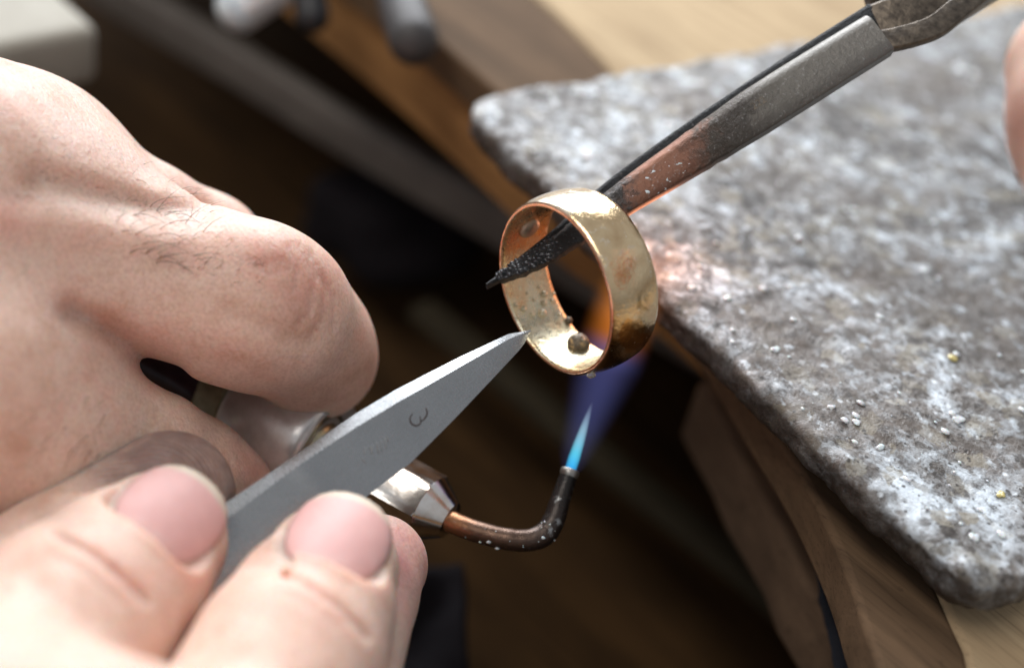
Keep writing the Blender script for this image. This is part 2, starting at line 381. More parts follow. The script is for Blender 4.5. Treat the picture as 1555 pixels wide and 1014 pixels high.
def sweep(path, section, up=(0, 0, 1), caps=True):
    """path: list of points; section(i, t) -> list of (u, s) offsets; u along `up`, s sideways"""
    path = [np.asarray(p, float) for p in path]; n = len(path); P = []; F = []
    seg = np.cumsum([0] + [np.linalg.norm(path[i + 1] - path[i]) for i in range(n - 1)]); T = seg / seg[-1]
    m = None; heat = []
    for i in range(n):
        d = path[min(i + 1, n - 1)] - path[max(i - 1, 0)]
        a, u, s = frame_from(d, up)
        q = section(i, T[i]); m = len(q)
        for (x, y) in q: P.append(path[i] + u * x + s * y); heat.append(T[i])
    for i in range(n - 1):
        for j in range(m):
            F.append((i * m + j, i * m + (j + 1) % m, (i + 1) * m + (j + 1) % m, (i + 1) * m + j))
    if caps: F.append(tuple(range(m))[::-1]); F.append(tuple((n - 1) * m + j for j in range(m)))
    return np.array(P), F, np.array(heat)

def smoothpath(pts, n):
    pts = np.array(pts, float); t = np.arange(len(pts)); tt = np.linspace(0, len(pts) - 1, n); out = []
    for x in tt:
        i = min(int(x), len(pts) - 2); f = x - i
        p0, p1, p2, p3 = pts[max(i - 1, 0)], pts[i], pts[i + 1], pts[min(i + 2, len(pts) - 1)]
        out.append(0.5 * ((2 * p1) + (-p0 + p2) * f + (2 * p0 - 5 * p1 + 4 * p2 - p3) * f * f + (-p0 + 3 * p1 - 3 * p2 + p3) * f ** 3))
    return np.array(out)

def circ(r, n=20, r2=None):
    r2 = r if r2 is None else r2
    return [(r * math.cos(2 * math.pi * j / n), r2 * math.sin(2 * math.pi * j / n)) for j in range(n)]

def rrect(hu, hs, r, n=4):
    r = min(r, hu * 0.98, hs * 0.98); out = []
    for cx, cy, a0 in ((hu - r, hs - r, 0), (-hu + r, hs - r, 90), (-hu + r, -hs + r, 180), (hu - r, -hs + r, 270)):
        for j in range(n + 1):
            a = math.radians(a0 + 90 * j / n); out.append((cx + r * math.cos(a), cy + r * math.sin(a)))
    return out

def lathe(c, axis, prof, n=48, up=(0, 0, 1), hexr=None):
    """prof: list of (distance along axis, radius); radius 0 closes"""
    a, u, s = frame_from(axis, up); P = []; F = []
    for (x, r) in prof:
        for j in range(n):
            t = 2 * math.pi * j / n
            rr = r if hexr is None or not hexr(x) else min(r, hexr(x) / math.cos((t % (math.pi / 3)) - math.pi / 6))
            P.append(np.asarray(c) + a * x + (u * math.cos(t) + s * math.sin(t)) * max(rr, 1e-4))
    m = len(prof)
    for i in range(m - 1):
        for j in range(n):
            F.append((i * n + j, i * n + (j + 1) % n, (i + 1) * n + (j + 1) % n, (i + 1) * n + j))
    F.append(tuple(range(n))); F.append(tuple((m - 1) * n + j for j in range(n)))
    return np.array(P), F

def blob(c, r, n=12, sq=(1, 1, 1), nz=0.0, seed=0, axes=None):
    P = []; F = []; m = n // 2 + 1
    for i in range(1, m):
        ph = math.pi * i / m
        for j in range(n):
            th = 2 * math.pi * j / n
            P.append((math.sin(ph) * math.cos(th), math.sin(ph) * math.sin(th), math.cos(ph)))
    P = [(0, 0, 1)] + P + [(0, 0, -1)]; P = np.array(P)
    if nz: P = P * (1 + nz * vnoise(P * 1.6 + seed * 3.1, seed))[:, None]
    for j in range(n): F.append((0, 1 + j, 1 + (j + 1) % n))
    for i in range(m - 2):
        for j in range(n):
            F.append((1 + i * n + j, 1 + (i + 1) * n + j, 1 + (i + 1) * n + (j + 1) % n, 1 + i * n + (j + 1) % n))
    e = len(P) - 1; b = 1 + (m - 2) * n
    for j in range(n): F.append((e, b + (j + 1) % n, b + j))
    P = P * r * np.array(sq)
    if axes is not None: P = P @ np.array(axes)
    return P + np.asarray(c), F

def merge(parts):
    P = []; F = []; o = 0
    for p, f in parts:
        P.append(np.asarray(p)); F += [tuple(i + o for i in q) for q in f]; o += len(p)
    return np.concatenate(P), F

def box(lo, hi):
    x0, y0, z0 = lo; x1, y1, z1 = hi
    P = [(x0, y0, z0), (x1, y0, z0), (x1, y1, z0), (x0, y1, z0), (x0, y0, z1), (x1, y0, z1), (x1, y1, z1), (x0, y1, z1)]
    return np.array(P, float), [(0, 3, 2, 1), (4, 5, 6, 7), (0, 1, 5, 4), (1, 2, 6, 5), (2, 3, 7, 6), (3, 0, 4, 7)]

def bevel(o, wmm, seg=3):
    m = o.modifiers.new('bevel', 'BEVEL'); m.width = wmm * 0.001; m.segments = seg; m.limit_method = 'ANGLE'; return o

from mathutils.bvhtree import BVHTree
class Surf:
    """depth of a built surface under a pixel, for setting marks into it"""
    def __init__(self, P, F): self.t = BVHTree.FromPolygons([tuple(map(float, p)) for p in P], [tuple(map(int, f)) for f in F])
    def __call__(self, px, py, default=0.0):
        d = U(px, py, 0) - CAMC; hit = self.t.ray_cast(Vector(CAMC), Vector(d).normalized())
        return -hit[0].z if hit[0] is not None else default

# ---------------------------------------------------------------- implicit surfaces
def surface_nets(F, org, h):
    S = F < 0
    A = S[:-1, :-1, :-1]; any_ = A.copy(); all_ = A.copy()
    for dx in (0, 1):
        for dy in (0, 1):
            for dz in (0, 1):
                q = S[dx:S.shape[0] - 1 + dx, dy:S.shape[1] - 1 + dy, dz:S.shape[2] - 1 + dz]
                any_ = any_ | q; all_ = all_ & q
    act = any_ & ~all_
    I = np.argwhere(act); N = len(I)
    idx = -np.ones(act.shape, np.int64); idx[act] = np.arange(N)
    cv = {}
    for dx in (0, 1):
        for dy in (0, 1):
            for dz in (0, 1): cv[(dx, dy, dz)] = F[I[:, 0] + dx, I[:, 1] + dy, I[:, 2] + dz].astype(np.float64)
    acc = np.zeros((N, 3)); cnt = np.zeros(N); corners = list(cv)
    for i, c0 in enumerate(corners):
        for c1 in corners[i + 1:]:
            if sum(abs(x - y) for x, y in zip(c0, c1)) != 1: continue
            f0, f1 = cv[c0], cv[c1]; m = (f0 < 0) != (f1 < 0)
            t = np.where(m, f0 / np.where(m, f0 - f1, 1), 0)
            p = np.array(c0)[None] + t[:, None] * (np.array(c1) - np.array(c0))[None]
            acc[m] += p[m]; cnt[m] += 1
    V = (I + acc / cnt[:, None]) * h + org
    Q = []
    for ax in range(3):
        sl0 = [slice(None)] * 3; sl1 = [slice(None)] * 3
        sl0[ax] = slice(0, -1); sl1[ax] = slice(1, None)
        for o_ in range(3):
            if o_ != ax: sl0[o_] = slice(1, -1); sl1[o_] = slice(1, -1)
        s0, s1 = S[tuple(sl0)], S[tuple(sl1)]
        E = np.argwhere(s0 != s1); flip = s0[s0 != s1]
        off = np.array([0 if o_ == ax else 1 for o_ in range(3)]); E = E + off
        b, c = (ax + 1) % 3, (ax + 2) % 3
        def cell(db, dc):
            J = E.copy(); J[:, b] -= db; J[:, c] -= dc; return idx[J[:, 0], J[:, 1], J[:, 2]]
        q = np.stack([cell(1, 1), cell(0, 1), cell(0, 0), cell(1, 0)], 1)
        q[~flip] = q[~flip][:, ::-1]; Q.append(q)
    return V, np.concatenate(Q)

class Field:
    def __init__(self, lo, hi, h):
        self.lo = np.array(lo, float); self.h = h
        self.n = np.ceil((np.array(hi) - self.lo) / h).astype(int) + 1
        self.F = np.full(self.n, 9.0, np.float32)
    def sub(self, lo, hi):
        a = np.clip(np.floor((np.array(lo) - self.lo) / self.h).astype(int), 0, self.n)
        b = np.clip(np.ceil((np.array(hi) - self.lo) / self.h).astype(int) + 1, 0, self.n)
        if np.any(b <= a): return None, None
        g = np.meshgrid(*[self.lo[i] + self.h * np.arange(a[i], b[i]) for i in range(3)], indexing='ij')
        return tuple(slice(a[i], b[i]) for i in range(3)), np.stack(g, -1)
    def cone(self, a, b, ra, rb, k=2.0, flat=None):
        a = np.array(a, float); b = np.array(b, float); r = max(ra, rb) * (1.3 if flat else 1) + k + 2
        sl, P = self.sub(np.minimum(a, b) - r, np.maximum(a, b) + r)
        if sl is None: return
        ab = b - a; L = ab @ ab
        t = np.clip(((P - a) @ ab) / L, 0, 1) if L > 0 else np.zeros(P.shape[:3])
        D = P - a - t[..., None] * ab
        if flat is not None:
            f, s = np.asarray(flat[0], float), flat[1]; f = f / np.linalg.norm(f)
            D = D + (s - 1) * (D @ f)[..., None] * f
        d = np.sqrt((D * D).sum(-1)) - (ra + (rb - ra) * t)
        self.smin(sl, d, k)
    def smin(self, sl, d, k):
        f = self.F[sl]; hh = np.maximum(k - np.abs(f - d), 0) / k
        self.F[sl] = np.minimum(f, d) - hh * hh * k * 0.25
    def chain(self, pts, k=2.0, flat=None):
        for p, q in zip(pts[:-1], pts[1:]): self.cone(p[0], q[0], p[1], q[1], k, flat)
    def groove(self, px, width, depth, drange):
        """a crease (depth > 0) or ridge (< 0) running along points given as seen from the lens"""
        pts = np.array(px, float); pad = width * 3
        zc = -np.mean(drange); kk = (DIST + np.mean(drange)) / DIST / PXMM
        lo = U(pts[:, 0].min() - pad, pts[:, 1].max() + pad, np.mean(drange)); hi = U(pts[:, 0].max() + pad, pts[:, 1].min() - pad, np.mean(drange))
        lo = np.minimum(lo, hi) - 3; hi = np.maximum(lo, hi) + 3
        lo[2] = -max(drange); hi[2] = -min(drange)
        sl, P = self.sub(lo, hi)
        if sl is None: return
        x, y = PIX(P); best = np.full(x.shape, 1e9)
        for a, b in zip(pts[:-1], pts[1:]):
            ab = b - a; t = np.clip(((x - a[0]) * ab[0] + (y - a[1]) * ab[1]) / (ab @ ab), 0, 1)
            best = np.minimum(best, (x - a[0] - t * ab[0]) ** 2 + (y - a[1] - t * ab[1]) ** 2)
        self.F[sl] += (depth * np.exp(-best / width ** 2)).astype(np.float32)
    def at(self, P):
        i = np.rint((np.asarray(P) - self.lo) / self.h).astype(int)
        if np.any(i < 0) or np.any(i >= self.n): return 9.0
        return float(self.F[tuple(i)])
    def hit(self, px, py, d0=-70, d1=60):
        for d in np.arange(d0, d1, 0.2):
            if self.at(U(px, py, d)) < 0: return d
        return None
    def mesh(self): return surface_nets(self.F, self.lo, self.h)

SKIN = np.array([0.77, 0.56, 0.465])
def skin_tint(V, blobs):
    """redness and grime of the skin, plus painted light and shade: (px, py, radius px, colour, strength, depth range)"""
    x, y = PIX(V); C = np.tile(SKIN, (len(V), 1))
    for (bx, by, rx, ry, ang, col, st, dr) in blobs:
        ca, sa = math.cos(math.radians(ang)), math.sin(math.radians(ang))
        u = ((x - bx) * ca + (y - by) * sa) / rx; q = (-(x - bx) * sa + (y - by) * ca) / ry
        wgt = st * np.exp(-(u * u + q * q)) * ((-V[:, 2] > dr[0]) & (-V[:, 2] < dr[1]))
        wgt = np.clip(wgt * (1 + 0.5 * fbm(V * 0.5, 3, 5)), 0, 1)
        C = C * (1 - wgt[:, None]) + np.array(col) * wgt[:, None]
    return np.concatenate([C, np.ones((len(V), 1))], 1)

def nail_frame(dip, tip, t, r, tilt=0.0):
    a = tip - dip; a = a / np.linalg.norm(a)
    n = np.array([0, 0, 1.0]) - a * a[2]; n /= np.linalg.norm(n); b = np.cross(n, a)
    c, s = math.cos(tilt), math.sin(tilt); n, b = n * c + b * s, b * c - n * s
    return dip + (tip - dip) * t + n * r, a, n, b

def nail_volume(field, fr, hw, hl, Rn, grow=0.15, sink=0.16):
    c, a, n, b = fr
    sl, P = field.sub(c - 12, c + 12)
    D = P - c; x = D @ b; y = D @ a; z = D @ n
    rr = np.sqrt(x * x + (z + Rn) ** 2); th = np.arctan2(x, z + Rn) * Rn; hgt = rr - Rn + 0.012 * y * y
    e = ((np.abs(th) / (hw + grow)) ** 3.2 + (np.abs(y) / (hl + grow)) ** 2.6) ** (1 / 2.8)
    vol = np.maximum((e - 1) * min(hw, hl), -(hgt + sink))
    f = field.F[sl]; kk = 0.5; d = -vol
    hh = np.maximum(kk - np.abs(f - d), 0) / kk
    field.F[sl] = np.maximum(f, d) + hh * hh * kk * 0.25

def nail_mesh(fr, hw, hl, Rn, lift=0.0, n=28, edge_col=(0.74, 0.64, 0.52), base=(0.73, 0.425, 0.40)):
    c, a, nn, b = fr; rings = 12; P = []; F = []; C = []
    for side in (0, 1):
        for i in range(rings + 1):
            q = i / rings
            for j in range(n):
                t = 2 * math.pi * j / n
                ct, st = math.cos(t), math.sin(t)
                m = ((abs(ct)) ** 3.2 + (abs(st)) ** 2.6) ** (-1 / 2.8)
                x, y = q * ct * m * hw, q * st * m * hl; x *= 1 - 0.16 * max(0, -y / hl)
                h = (-0.012 * y * y + lift - 0.22 * q ** 6) if side == 0 else (-0.012 * y * y + lift - 0.75)
                R_ = Rn + h; th = x / Rn
                P.append(c + b * R_ * math.sin(th) + nn * (R_ * math.cos(th) - Rn) + a * y)
                fe = min(1, max(0, (y / hl - (0.74 - 0.10 * (x / hw) ** 2)) / 0.08)); lu = min(1, max(0, (-0.55 - y / hl + -0.35 * (x / hw) ** 2) / 0.2))
                col = np.array(base) * (1 - fe) + np.array(edge_col) * fe
                col = col * (1 - 0.5 * lu) + np.array((0.80, 0.58, 0.54)) * 0.5 * lu
                dq = min(1, max(0, (q - 0.90) / 0.10)) * (0.55 if y > -hl * 0.5 else 0.25) * (1 - 0.6 * fe)
                col = col * (1 - dq) + np.array((0.34, 0.20, 0.15)) * dq
                C.append((*col, 1))
    m = (rings + 1) * n
    for s in (0, 1):
        for i in range(rings):
            for j in range(n):
                q = (s * m + i * n + j, s * m + i * n + (j + 1) % n, s * m + (i + 1) * n + (j + 1) % n, s * m + (i + 1) * n + j)
                F.append(q if s == 0 else q[::-1])
    for j in range(n): F.append((rings * n + j, rings * n + (j + 1) % n, m + rings * n + (j + 1) % n, m + rings * n + j))
    return np.array(P), F, C

# ================================================================ setting
ALL_D = (-90, 90)
P, F = box((-700, -700, -231), (700, 700, -230))
tag(build('floor', P, F, 'floor_dark', smooth=False, world_mm=True), 'dark floor far below the bench', None, kind='structure')

# workbench with its curved cut-out
bench = empty('workbench', v((0, 60, -20)), 'pale wooden jeweller\'s workbench with curved cut-out front under the soldering board', 'workbench')
edge = smoothpath([(-420, 74), (-300, 72), (-190, 68), (-110, 62), (-57, 53.5), (0, 31), (35, 14), (60, -2.6), (67, -8.4), (86, -30), (106, -75), (118, -130), (124, -220)], 80)
lip = smoothpath([(-420, 34), (-300, 33), (-190, 32), (-110, 31.5), (-60, 28), (-20, 22), (8, 13), (24, 6), (40, -1.5), (54, -11), (66, -24), (82, -66), (92, -130), (96, -220)], 80)
def slab(edge, back, z0, z1):
    poly = [tuple(p) for p in edge] + [tuple(p) for p in back]; n = len(poly)
    P = [(x, y, z1) for x, y in poly] + [(x, y, z0) for x, y in poly]
    F = [tuple(range(n)), tuple(range(2 * n - 1, n - 1, -1))] + [(i, (i + 1) % n, n + (i + 1) % n, n + i) for i in range(n)]
    return np.array(P, float), F
P, F = slab(edge, [(420, -220), (420, 460), (-420, 460)], -6, 0)
bevel(build('bench_top', P, F, 'bench_wood', bench, smooth=True, sharp=40, world_mm=True), 0.8)
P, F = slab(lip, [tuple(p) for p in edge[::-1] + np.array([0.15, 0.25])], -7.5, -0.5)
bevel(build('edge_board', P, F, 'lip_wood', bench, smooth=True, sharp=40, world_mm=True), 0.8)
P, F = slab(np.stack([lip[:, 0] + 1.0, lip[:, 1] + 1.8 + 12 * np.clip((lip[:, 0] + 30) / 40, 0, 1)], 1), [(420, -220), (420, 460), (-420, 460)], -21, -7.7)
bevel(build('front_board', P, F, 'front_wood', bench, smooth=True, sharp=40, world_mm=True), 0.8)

# lower right: bench support with a worn edge, a strip of the drawer runner
def plank(name, p0, p1, z, hw, ht, mat, parent, px=True, ext=(0, 0), lean=0):
    a = onplane(*p0, z) if px else np.array([*p0, z], float); b = onplane(*p1, z) if px else np.array([*p1, z], float)
    d = (b - a) / np.linalg.norm(b - a); a = a - d * ext[0]; b = b + d * ext[1]
    path = [a + (b - a) * t for t in np.linspace(0, 1, 14)]
    P, F, _ = sweep(path, lambda i, t: [(x + 0.25 * math.sin(i * 1.7), y + 0.3 * math.sin(i * 2.3)) for x, y in rrect(ht, hw, 1.2, 3)], up=(0, lean, 1))
    return build(name, P, F, mat, parent, world_mm=True, sharp=50)
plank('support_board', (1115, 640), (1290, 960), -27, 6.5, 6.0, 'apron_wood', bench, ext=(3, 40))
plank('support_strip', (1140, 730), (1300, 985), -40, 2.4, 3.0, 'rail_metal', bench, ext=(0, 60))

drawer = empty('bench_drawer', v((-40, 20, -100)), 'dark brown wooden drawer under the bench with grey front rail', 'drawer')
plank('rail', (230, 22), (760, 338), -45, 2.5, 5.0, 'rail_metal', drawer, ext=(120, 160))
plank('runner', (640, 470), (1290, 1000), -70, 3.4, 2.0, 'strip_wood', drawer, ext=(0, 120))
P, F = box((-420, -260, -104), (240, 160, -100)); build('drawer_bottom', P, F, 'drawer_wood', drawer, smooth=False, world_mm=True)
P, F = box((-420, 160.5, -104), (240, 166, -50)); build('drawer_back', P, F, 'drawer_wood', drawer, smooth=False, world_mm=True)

# dark leather pouch lying in the drawer
c0 = v(onplane(610, 330, -72))
P, F = blob(c0, 22, 40, (1.0, 0.72, 0.7), 0.22, 3)
P = P + (0.7 * fbm(P * 0.12, 3, 9))[:, None] * np.array([0.5, 0.6, 0.6])
tag(build('leather_pouch', P, F, 'dark_leather'), 'black soft leather pouch lying under the grey drawer rail', 'pouch')

# navy cloth tucked below the bench edge at the right
def cloth(name, corners, mat, amp, label, n=26, fr=0.13, seed=1):
    c = [np.array(x, float) for x in corners]; P = []; F = []
    for i in range(n):
        for j in range(n):
            a, b = i / (n - 1), j / (n - 1)
            P.append((c[0] * (1 - a) + c[1] * a) * (1 - b) + (c[3] * (1 - a) + c[2] * a) * b)
    P = np.array(P); nrm = np.cross(c[1] - c[0], c[3] - c[0]); nrm /= np.linalg.norm(nrm)
    P = P + nrm * (amp * fbm(P * fr, 3, seed))[:, None]
    for i in range(n - 1):
        for j in range(n - 1): F.append((i * n + j, (i + 1) * n + j, (i + 1) * n + j + 1, i * n + j + 1))
    o = build(name, P, F, mat); s = o.modifiers.new('thick', 'SOLIDIFY'); s.thickness = 0.0012
    return tag(o, label, 'cloth')
cloth('cloth', [U(1235, 850, 20), U(1330, 820, 20), U(1420, 1120, 4), U(1290, 1120, 4)], 'navy_cloth', 3.0, 'navy blue cloth tucked between the bench boards at lower right', seed=4)
cloth('cloth', [U(480, 860, 60), U(700, 850, 60), U(720, 1200, 40), U(420, 1200, 40)], 'dark_leather', 9.0, 'black folded apron cloth below the fingertips at the bottom', fr=0.07, seed=8)

# pale beige block, top left
q = onplane(152, 40, -14)
P, F = box((q[0] - 90, q[1] - 75, -26), (q[0], q[1], -14))
P2, F2 = P.copy(), F
o = build('wooden_block', P, F, 'beige_block', smooth=True, world_mm=True); bevel(o, 2.5, 4)
tag(o, 'pale beige wooden block at the top left behind the hand', 'block')

# tools at the top edge
def rod(name, pts, mat, label, cat, n=20):
    P, F, _ = sweep([p for p, r in pts], lambda i, t: circ(pts[i][1], n))
    return tag(build(name, P, F, mat), label, cat)
def tool(name, a, b, r, mat, label, cat, flat=1.0):
    a, b = np.array(a), np.array(b); L = np.linalg.norm(b - a); pts = []
    for s in np.linspace(0, 1, 9): pts.append((a + (b - a) * (r / L) * (1 - math.cos(s * math.pi / 2)), r * math.sin(s * math.pi / 2) + 0.02))
    for s in np.linspace(0.2, 1, 6): pts.append((a + (b - a) * s, r * (1 - 0.1 * s)))
    P, F, _ = sweep([p for p, _ in pts], lambda i, t: circ(pts[i][1], 20, pts[i][1] * flat))
    return tag(build(name, P, F, mat), label, cat)
tool('metal_tool', v(onplane(336, 30, -8)), v(onplane(480, -60, 6)), 4.3, 'polished', 'shiny silver rounded tool end at the top edge', 'tool')
tool('black_tool_handle', v(onplane(478, 48, -4)), v(onplane(450, -140, 10)), 3.0, 'black_handle', 'black tool handle between the silver tool and the grey one', 'tool handle')
tool('grey_tool_handle', v(onplane(635, 84, 4)), v(onplane(560, -160, 10)), 4.2, 'grey_handle', 'dark grey tapered tool handle lying on the bench at the top', 'tool handle')

# ================================================================ soldering board
yaw = math.radians(-7.6); bx = np.array([math.cos(yaw), math.sin(yaw)]); by = np.array([-math.sin(yaw), math.cos(yaw)])
c0 = np.array([-41.2, 6.6]); LX, LY = 106.6, 150.0
fd = Field((-1.5, -1.5, -1.5), (LX + 1.5, LY + 1.5, BOARD_T + 1.6), 0.55)
sl, G = fd.sub((-2, -2, -2), (LX + 2, LY + 2, BOARD_T + 2))
rad = 1.7; half = np.array([LX / 2, LY / 2, BOARD_T / 2]); qd = np.abs(G - half) - half
# rounded plan corners
rc = 6.5; q2 = np.abs(G[..., :2] - half[:2]) - half[:2] + rc
dxy = np.sqrt((np.maximum(q2, 0) ** 2).sum(-1)) + np.minimum(q2.max(-1), 0) - rc
dxy = dxy + 1.15 * np.maximum(0, 4.8 - G[..., 2])          # chipped, undercut lower edge
qq = np.stack([dxy, qd[..., 2]], -1) + rad
d = np.sqrt((np.maximum(qq, 0) ** 2).sum(-1)) + np.minimum(qq.max(-1), 0) - rad
dxy = dxy * 0.9
near = np.exp(-(np.minimum(np.abs(dxy), 9) / 3.2) ** 2)
d = d + 0.22 * fbm(G * 0.35, 3, 21) + near * (1.35 * fbm(G * 0.20, 4, 31) + 0.5 * fbm(G * 0.55, 2, 35) + 0.25)
fd.F = d.astype(np.float32)
V, Q = fd.mesh()
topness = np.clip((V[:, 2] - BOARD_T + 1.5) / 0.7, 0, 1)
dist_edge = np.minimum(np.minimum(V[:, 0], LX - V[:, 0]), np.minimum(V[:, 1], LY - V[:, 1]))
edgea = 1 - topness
V[:, 2] += topness * (0.16 * fbm(V * np.array([0.9, 0.9, 0.9]), 3, 41) + 0.22 * np.maximum(fbm(V * 0.30, 3, 51), 0))
V[:, 2] += 0.15
Vw = np.empty_like(V); Vw[:, :2] = c0 + V[:, :1] * bx + V[:, 1:2] * by; Vw[:, 2] = V[:, 2]
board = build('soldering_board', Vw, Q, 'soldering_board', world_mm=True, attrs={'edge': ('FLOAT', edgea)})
tag(board, 'grey white mottled heatproof soldering board crusted with flux on the bench', 'soldering board')
def on_board(px, py): return onplane(px, py, BOARD_T + 0.25)
# beads of flux glass left on the board, each a bead of its own
def bead(px, py, r, mat, seed):
    p = on_board(px, py); P, F = blob((0, 0, 0), r * 0.8, 14, (1, 1 + 0.6 * random.random(), 0.35), 0.6, seed)
    return build('flux_bead', P + p, F, mat, board, world_mm=True)
spec = [(1455, 636, 0.85, 'flux_white'), (1447, 543, 0.75, 'flux_yellow'), (1521, 750, 0.6, 'flux_yellow'), (893, 236, 1.1, 'flux_white'), (905, 140, 0.6, 'flux_white'), (1018, 192, 0.9, 'flux_white'),
        (1300, 640, 0.7, 'flux_white'), (1262, 618, 0.6, 'flux_white'), (1050, 437, 0.7, 'flux_white'), (1107, 452, 0.6, 'flux_white'), (1378, 205, 0.9, 'flux_white'), (1460, 105, 1.3, 'flux_white'),
        (1480, 112, 1.0, 'flux_white'), (1338, 678, 0.5, 'flux_white'), (1480, 816, 0.7, 'flux_white'), (1405, 410, 0.6, 'flux_white'), (1178, 530, 0.6, 'flux_white')]
for i, (x, y, r, m) in enumerate(spec): bead(x, y, r, m, i)
# the fine crust of crumbs and glass droplets nobody could count
parts = []
for i in range(420):
    lx, ly = random.random() * (LX - 5) + 2.5, (random.random() ** 1.3) * (LY - 6) + 2.0
    p = np.array([*(c0 + lx * bx + ly * by), BOARD_T + 0.25 + 0.1 * random.random()]); r = 0.08 + 0.50 * random.random() ** 4
    parts.append((blob(p, r, 7, (1 + 0.4 * random.random(), 0.8 + 0.4 * random.random(), 0.35), 0.4, i)))
P, F = merge(parts)
o = build('flux_crust', P, F, 'flux_white', board, world_mm=True); o['kind'] = 'stuff'

# ================================================================ gold ring
RC = U(875, 428, 0); ra = np.array([0.79, 0.294, -0.54]); ra /= np.linalg.norm(ra)
L_ = np.array([-0.35, 0.94, 0]); L_ = L_ - ra * (L_ @ ra); L_ /= np.linalg.norm(L_); S_ = np.cross(ra, L_); S_ = S_ if S_[2] > 0 else -S_
RO, RI, HW = 10.95, 9.75, 3.50
def ringpt(x, r, th): return RC + ra * x + (L_ * math.cos(th) + S_ * math.sin(th)) * r
out_prof = [(-HW, RO - 0.72)] + [(-HW + 0.16, RO - 0.52), (-HW + 0.55, RO - 0.34)] + [(x, RO - 0.34 * (x / (HW - 0.55)) ** 2) for x in np.linspace(-HW + 0.9, HW - 0.9, 9)] + [(HW - 0.55, RO - 0.34), (HW - 0.16, RO - 0.52), (HW, RO - 0.72)]
in_prof = [(HW - 0.02, RI + 0.18), (HW - 0.22, RI + 0.03), (HW - 0.6, RI)] + [(x, RI) for x in np.linspace(HW - 1.2, -HW + 1.2, 5)] + [(-HW + 0.6, RI), (-HW + 0.22, RI + 0.03), (-HW + 0.02, RI + 0.18)]
NR = 160
ring = empty('ring', ringpt(0, RO, math.pi), 'wide tarnished gold ring held up on black tweezers above the flame', 'ring')
def ringstrip(name, prof, mat, nz):
    P = []; F = []
    for j in range(NR):
        th = 2 * math.pi * j / NR
        for (x, r) in prof: P.append(ringpt(x, r, th))
    P = np.array(P); rel = P - RC; rad_ = rel - np.outer(rel @ ra, ra); rad_ /= np.linalg.norm(rad_, axis=1)[:, None]
    P = P + rad_ * (nz * fbm(P * 0.28, 3, 61))[:, None]
    m = len(prof)
    for j in range(NR):
        for i in range(m - 1): F.append((j * m + i, j * m + i + 1, ((j + 1) % NR) * m + i + 1, ((j + 1) % NR) * m + i))
    return P, F, m
Po, Fo, mo = ringstrip('o', out_prof, None, 0.035); Pi, Fi, mi = ringstrip('i', in_prof, None, 0.04)
NO = len(Po); Fr = []
for j in range(NR):
    k2 = (j + 1) % NR
    Fr.append((j * mo + mo - 1, NO + j * mi, NO + k2 * mi, k2 * mo + mo - 1))
    Fr.append((NO + j * mi + mi - 1, j * mo, k2 * mo, NO + k2 * mi + mi - 1))
FF = Fo + [tuple(i + NO for i in f) for f in Fi] + Fr
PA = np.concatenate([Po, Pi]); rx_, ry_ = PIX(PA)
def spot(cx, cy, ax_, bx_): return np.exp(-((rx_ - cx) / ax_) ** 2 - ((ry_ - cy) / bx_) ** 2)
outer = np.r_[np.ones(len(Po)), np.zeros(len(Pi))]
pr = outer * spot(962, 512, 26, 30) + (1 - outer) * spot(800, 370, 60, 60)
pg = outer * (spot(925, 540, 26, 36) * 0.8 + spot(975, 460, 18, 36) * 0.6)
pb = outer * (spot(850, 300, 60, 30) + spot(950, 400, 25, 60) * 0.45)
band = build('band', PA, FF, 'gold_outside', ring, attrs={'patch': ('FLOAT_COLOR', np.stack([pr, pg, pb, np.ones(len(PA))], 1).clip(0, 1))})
band.data.materials.append(M['gold_inside'].m); band.data.materials.append(M['copper_rim'].m)
mi_idx = [0] * len(Fo) + [1] * len(Fi) + [2] * len(Fr)
# outermost outer strips near the two rims are worn to copper
for fi in range(len(Fo)):
    i = fi % (mo - 1)
    if i in (0, mo - 2): mi_idx[fi] = 2
band.data.polygons.foreach_set('material_index', mi_idx)
def ring_at(px, py, r, inner=True, rng=None):
    """angle and offset on the ring's wall seen at that pixel"""
    best = None
    for th in np.linspace(0, 2 * math.pi, 360):
        if inner and math.sin(th) > 0.1: continue
        for x in np.linspace(-HW + 0.3, HW - 0.3, 40):
            q = ringpt(x, r, th); a, b = PIX(q); e = (a - px) ** 2 + (b - py) ** 2
            if best is None or e < best[0]: best = (e, th, x)
    return best[1], best[2]
def wall_blob(name, px, py, r, flat, mat, inner=True, nz=0.05, seed=0, n=16):
    th, x = ring_at(px, py, RI, inner); nrm = -(L_ * math.cos(th) + S_ * math.sin(th)); t1 = ra; t2 = np.cross(nrm, t1)
    P, F = blob((0, 0, 0), r, n, (1, 1, flat), nz, seed); P = P @ np.stack([t1, t2, nrm])
    return build(name, P + ringpt(x, RI - r * flat * 0.25, th), F, mat, ring)
wall_blob('solder_ball', 877, 524, 1.42, 0.85, 'dark_bead', nz=0.08, seed=3, n=24)
wall_blob('copper_stud', 803, 346, 1.40, 0.42, 'copper_disc', nz=0.04, seed=5, n=24)
wall_blob('flux_bubble', 864, 486, 0.50, 0.9, 'dark_bead', nz=0.1, seed=6)
for i, (x, y, r) in enumerate([(826, 446, 0.42), (825, 461, 0.36), (824, 476, 0.50), (811, 455, 0.26), (794, 470, 0.36), (808, 478, 0.30), (838, 455, 0.24), (783, 462, 0.30), (842, 445, 0.2), (818, 437, 0.22), (850, 478, 0.2), (800, 446, 0.2), (786, 482, 0.22)]):
    wall_blob('flux_bubble', x, y, r * 1.1, 0.75, 'flux_amber', seed=10 + i, n=14)
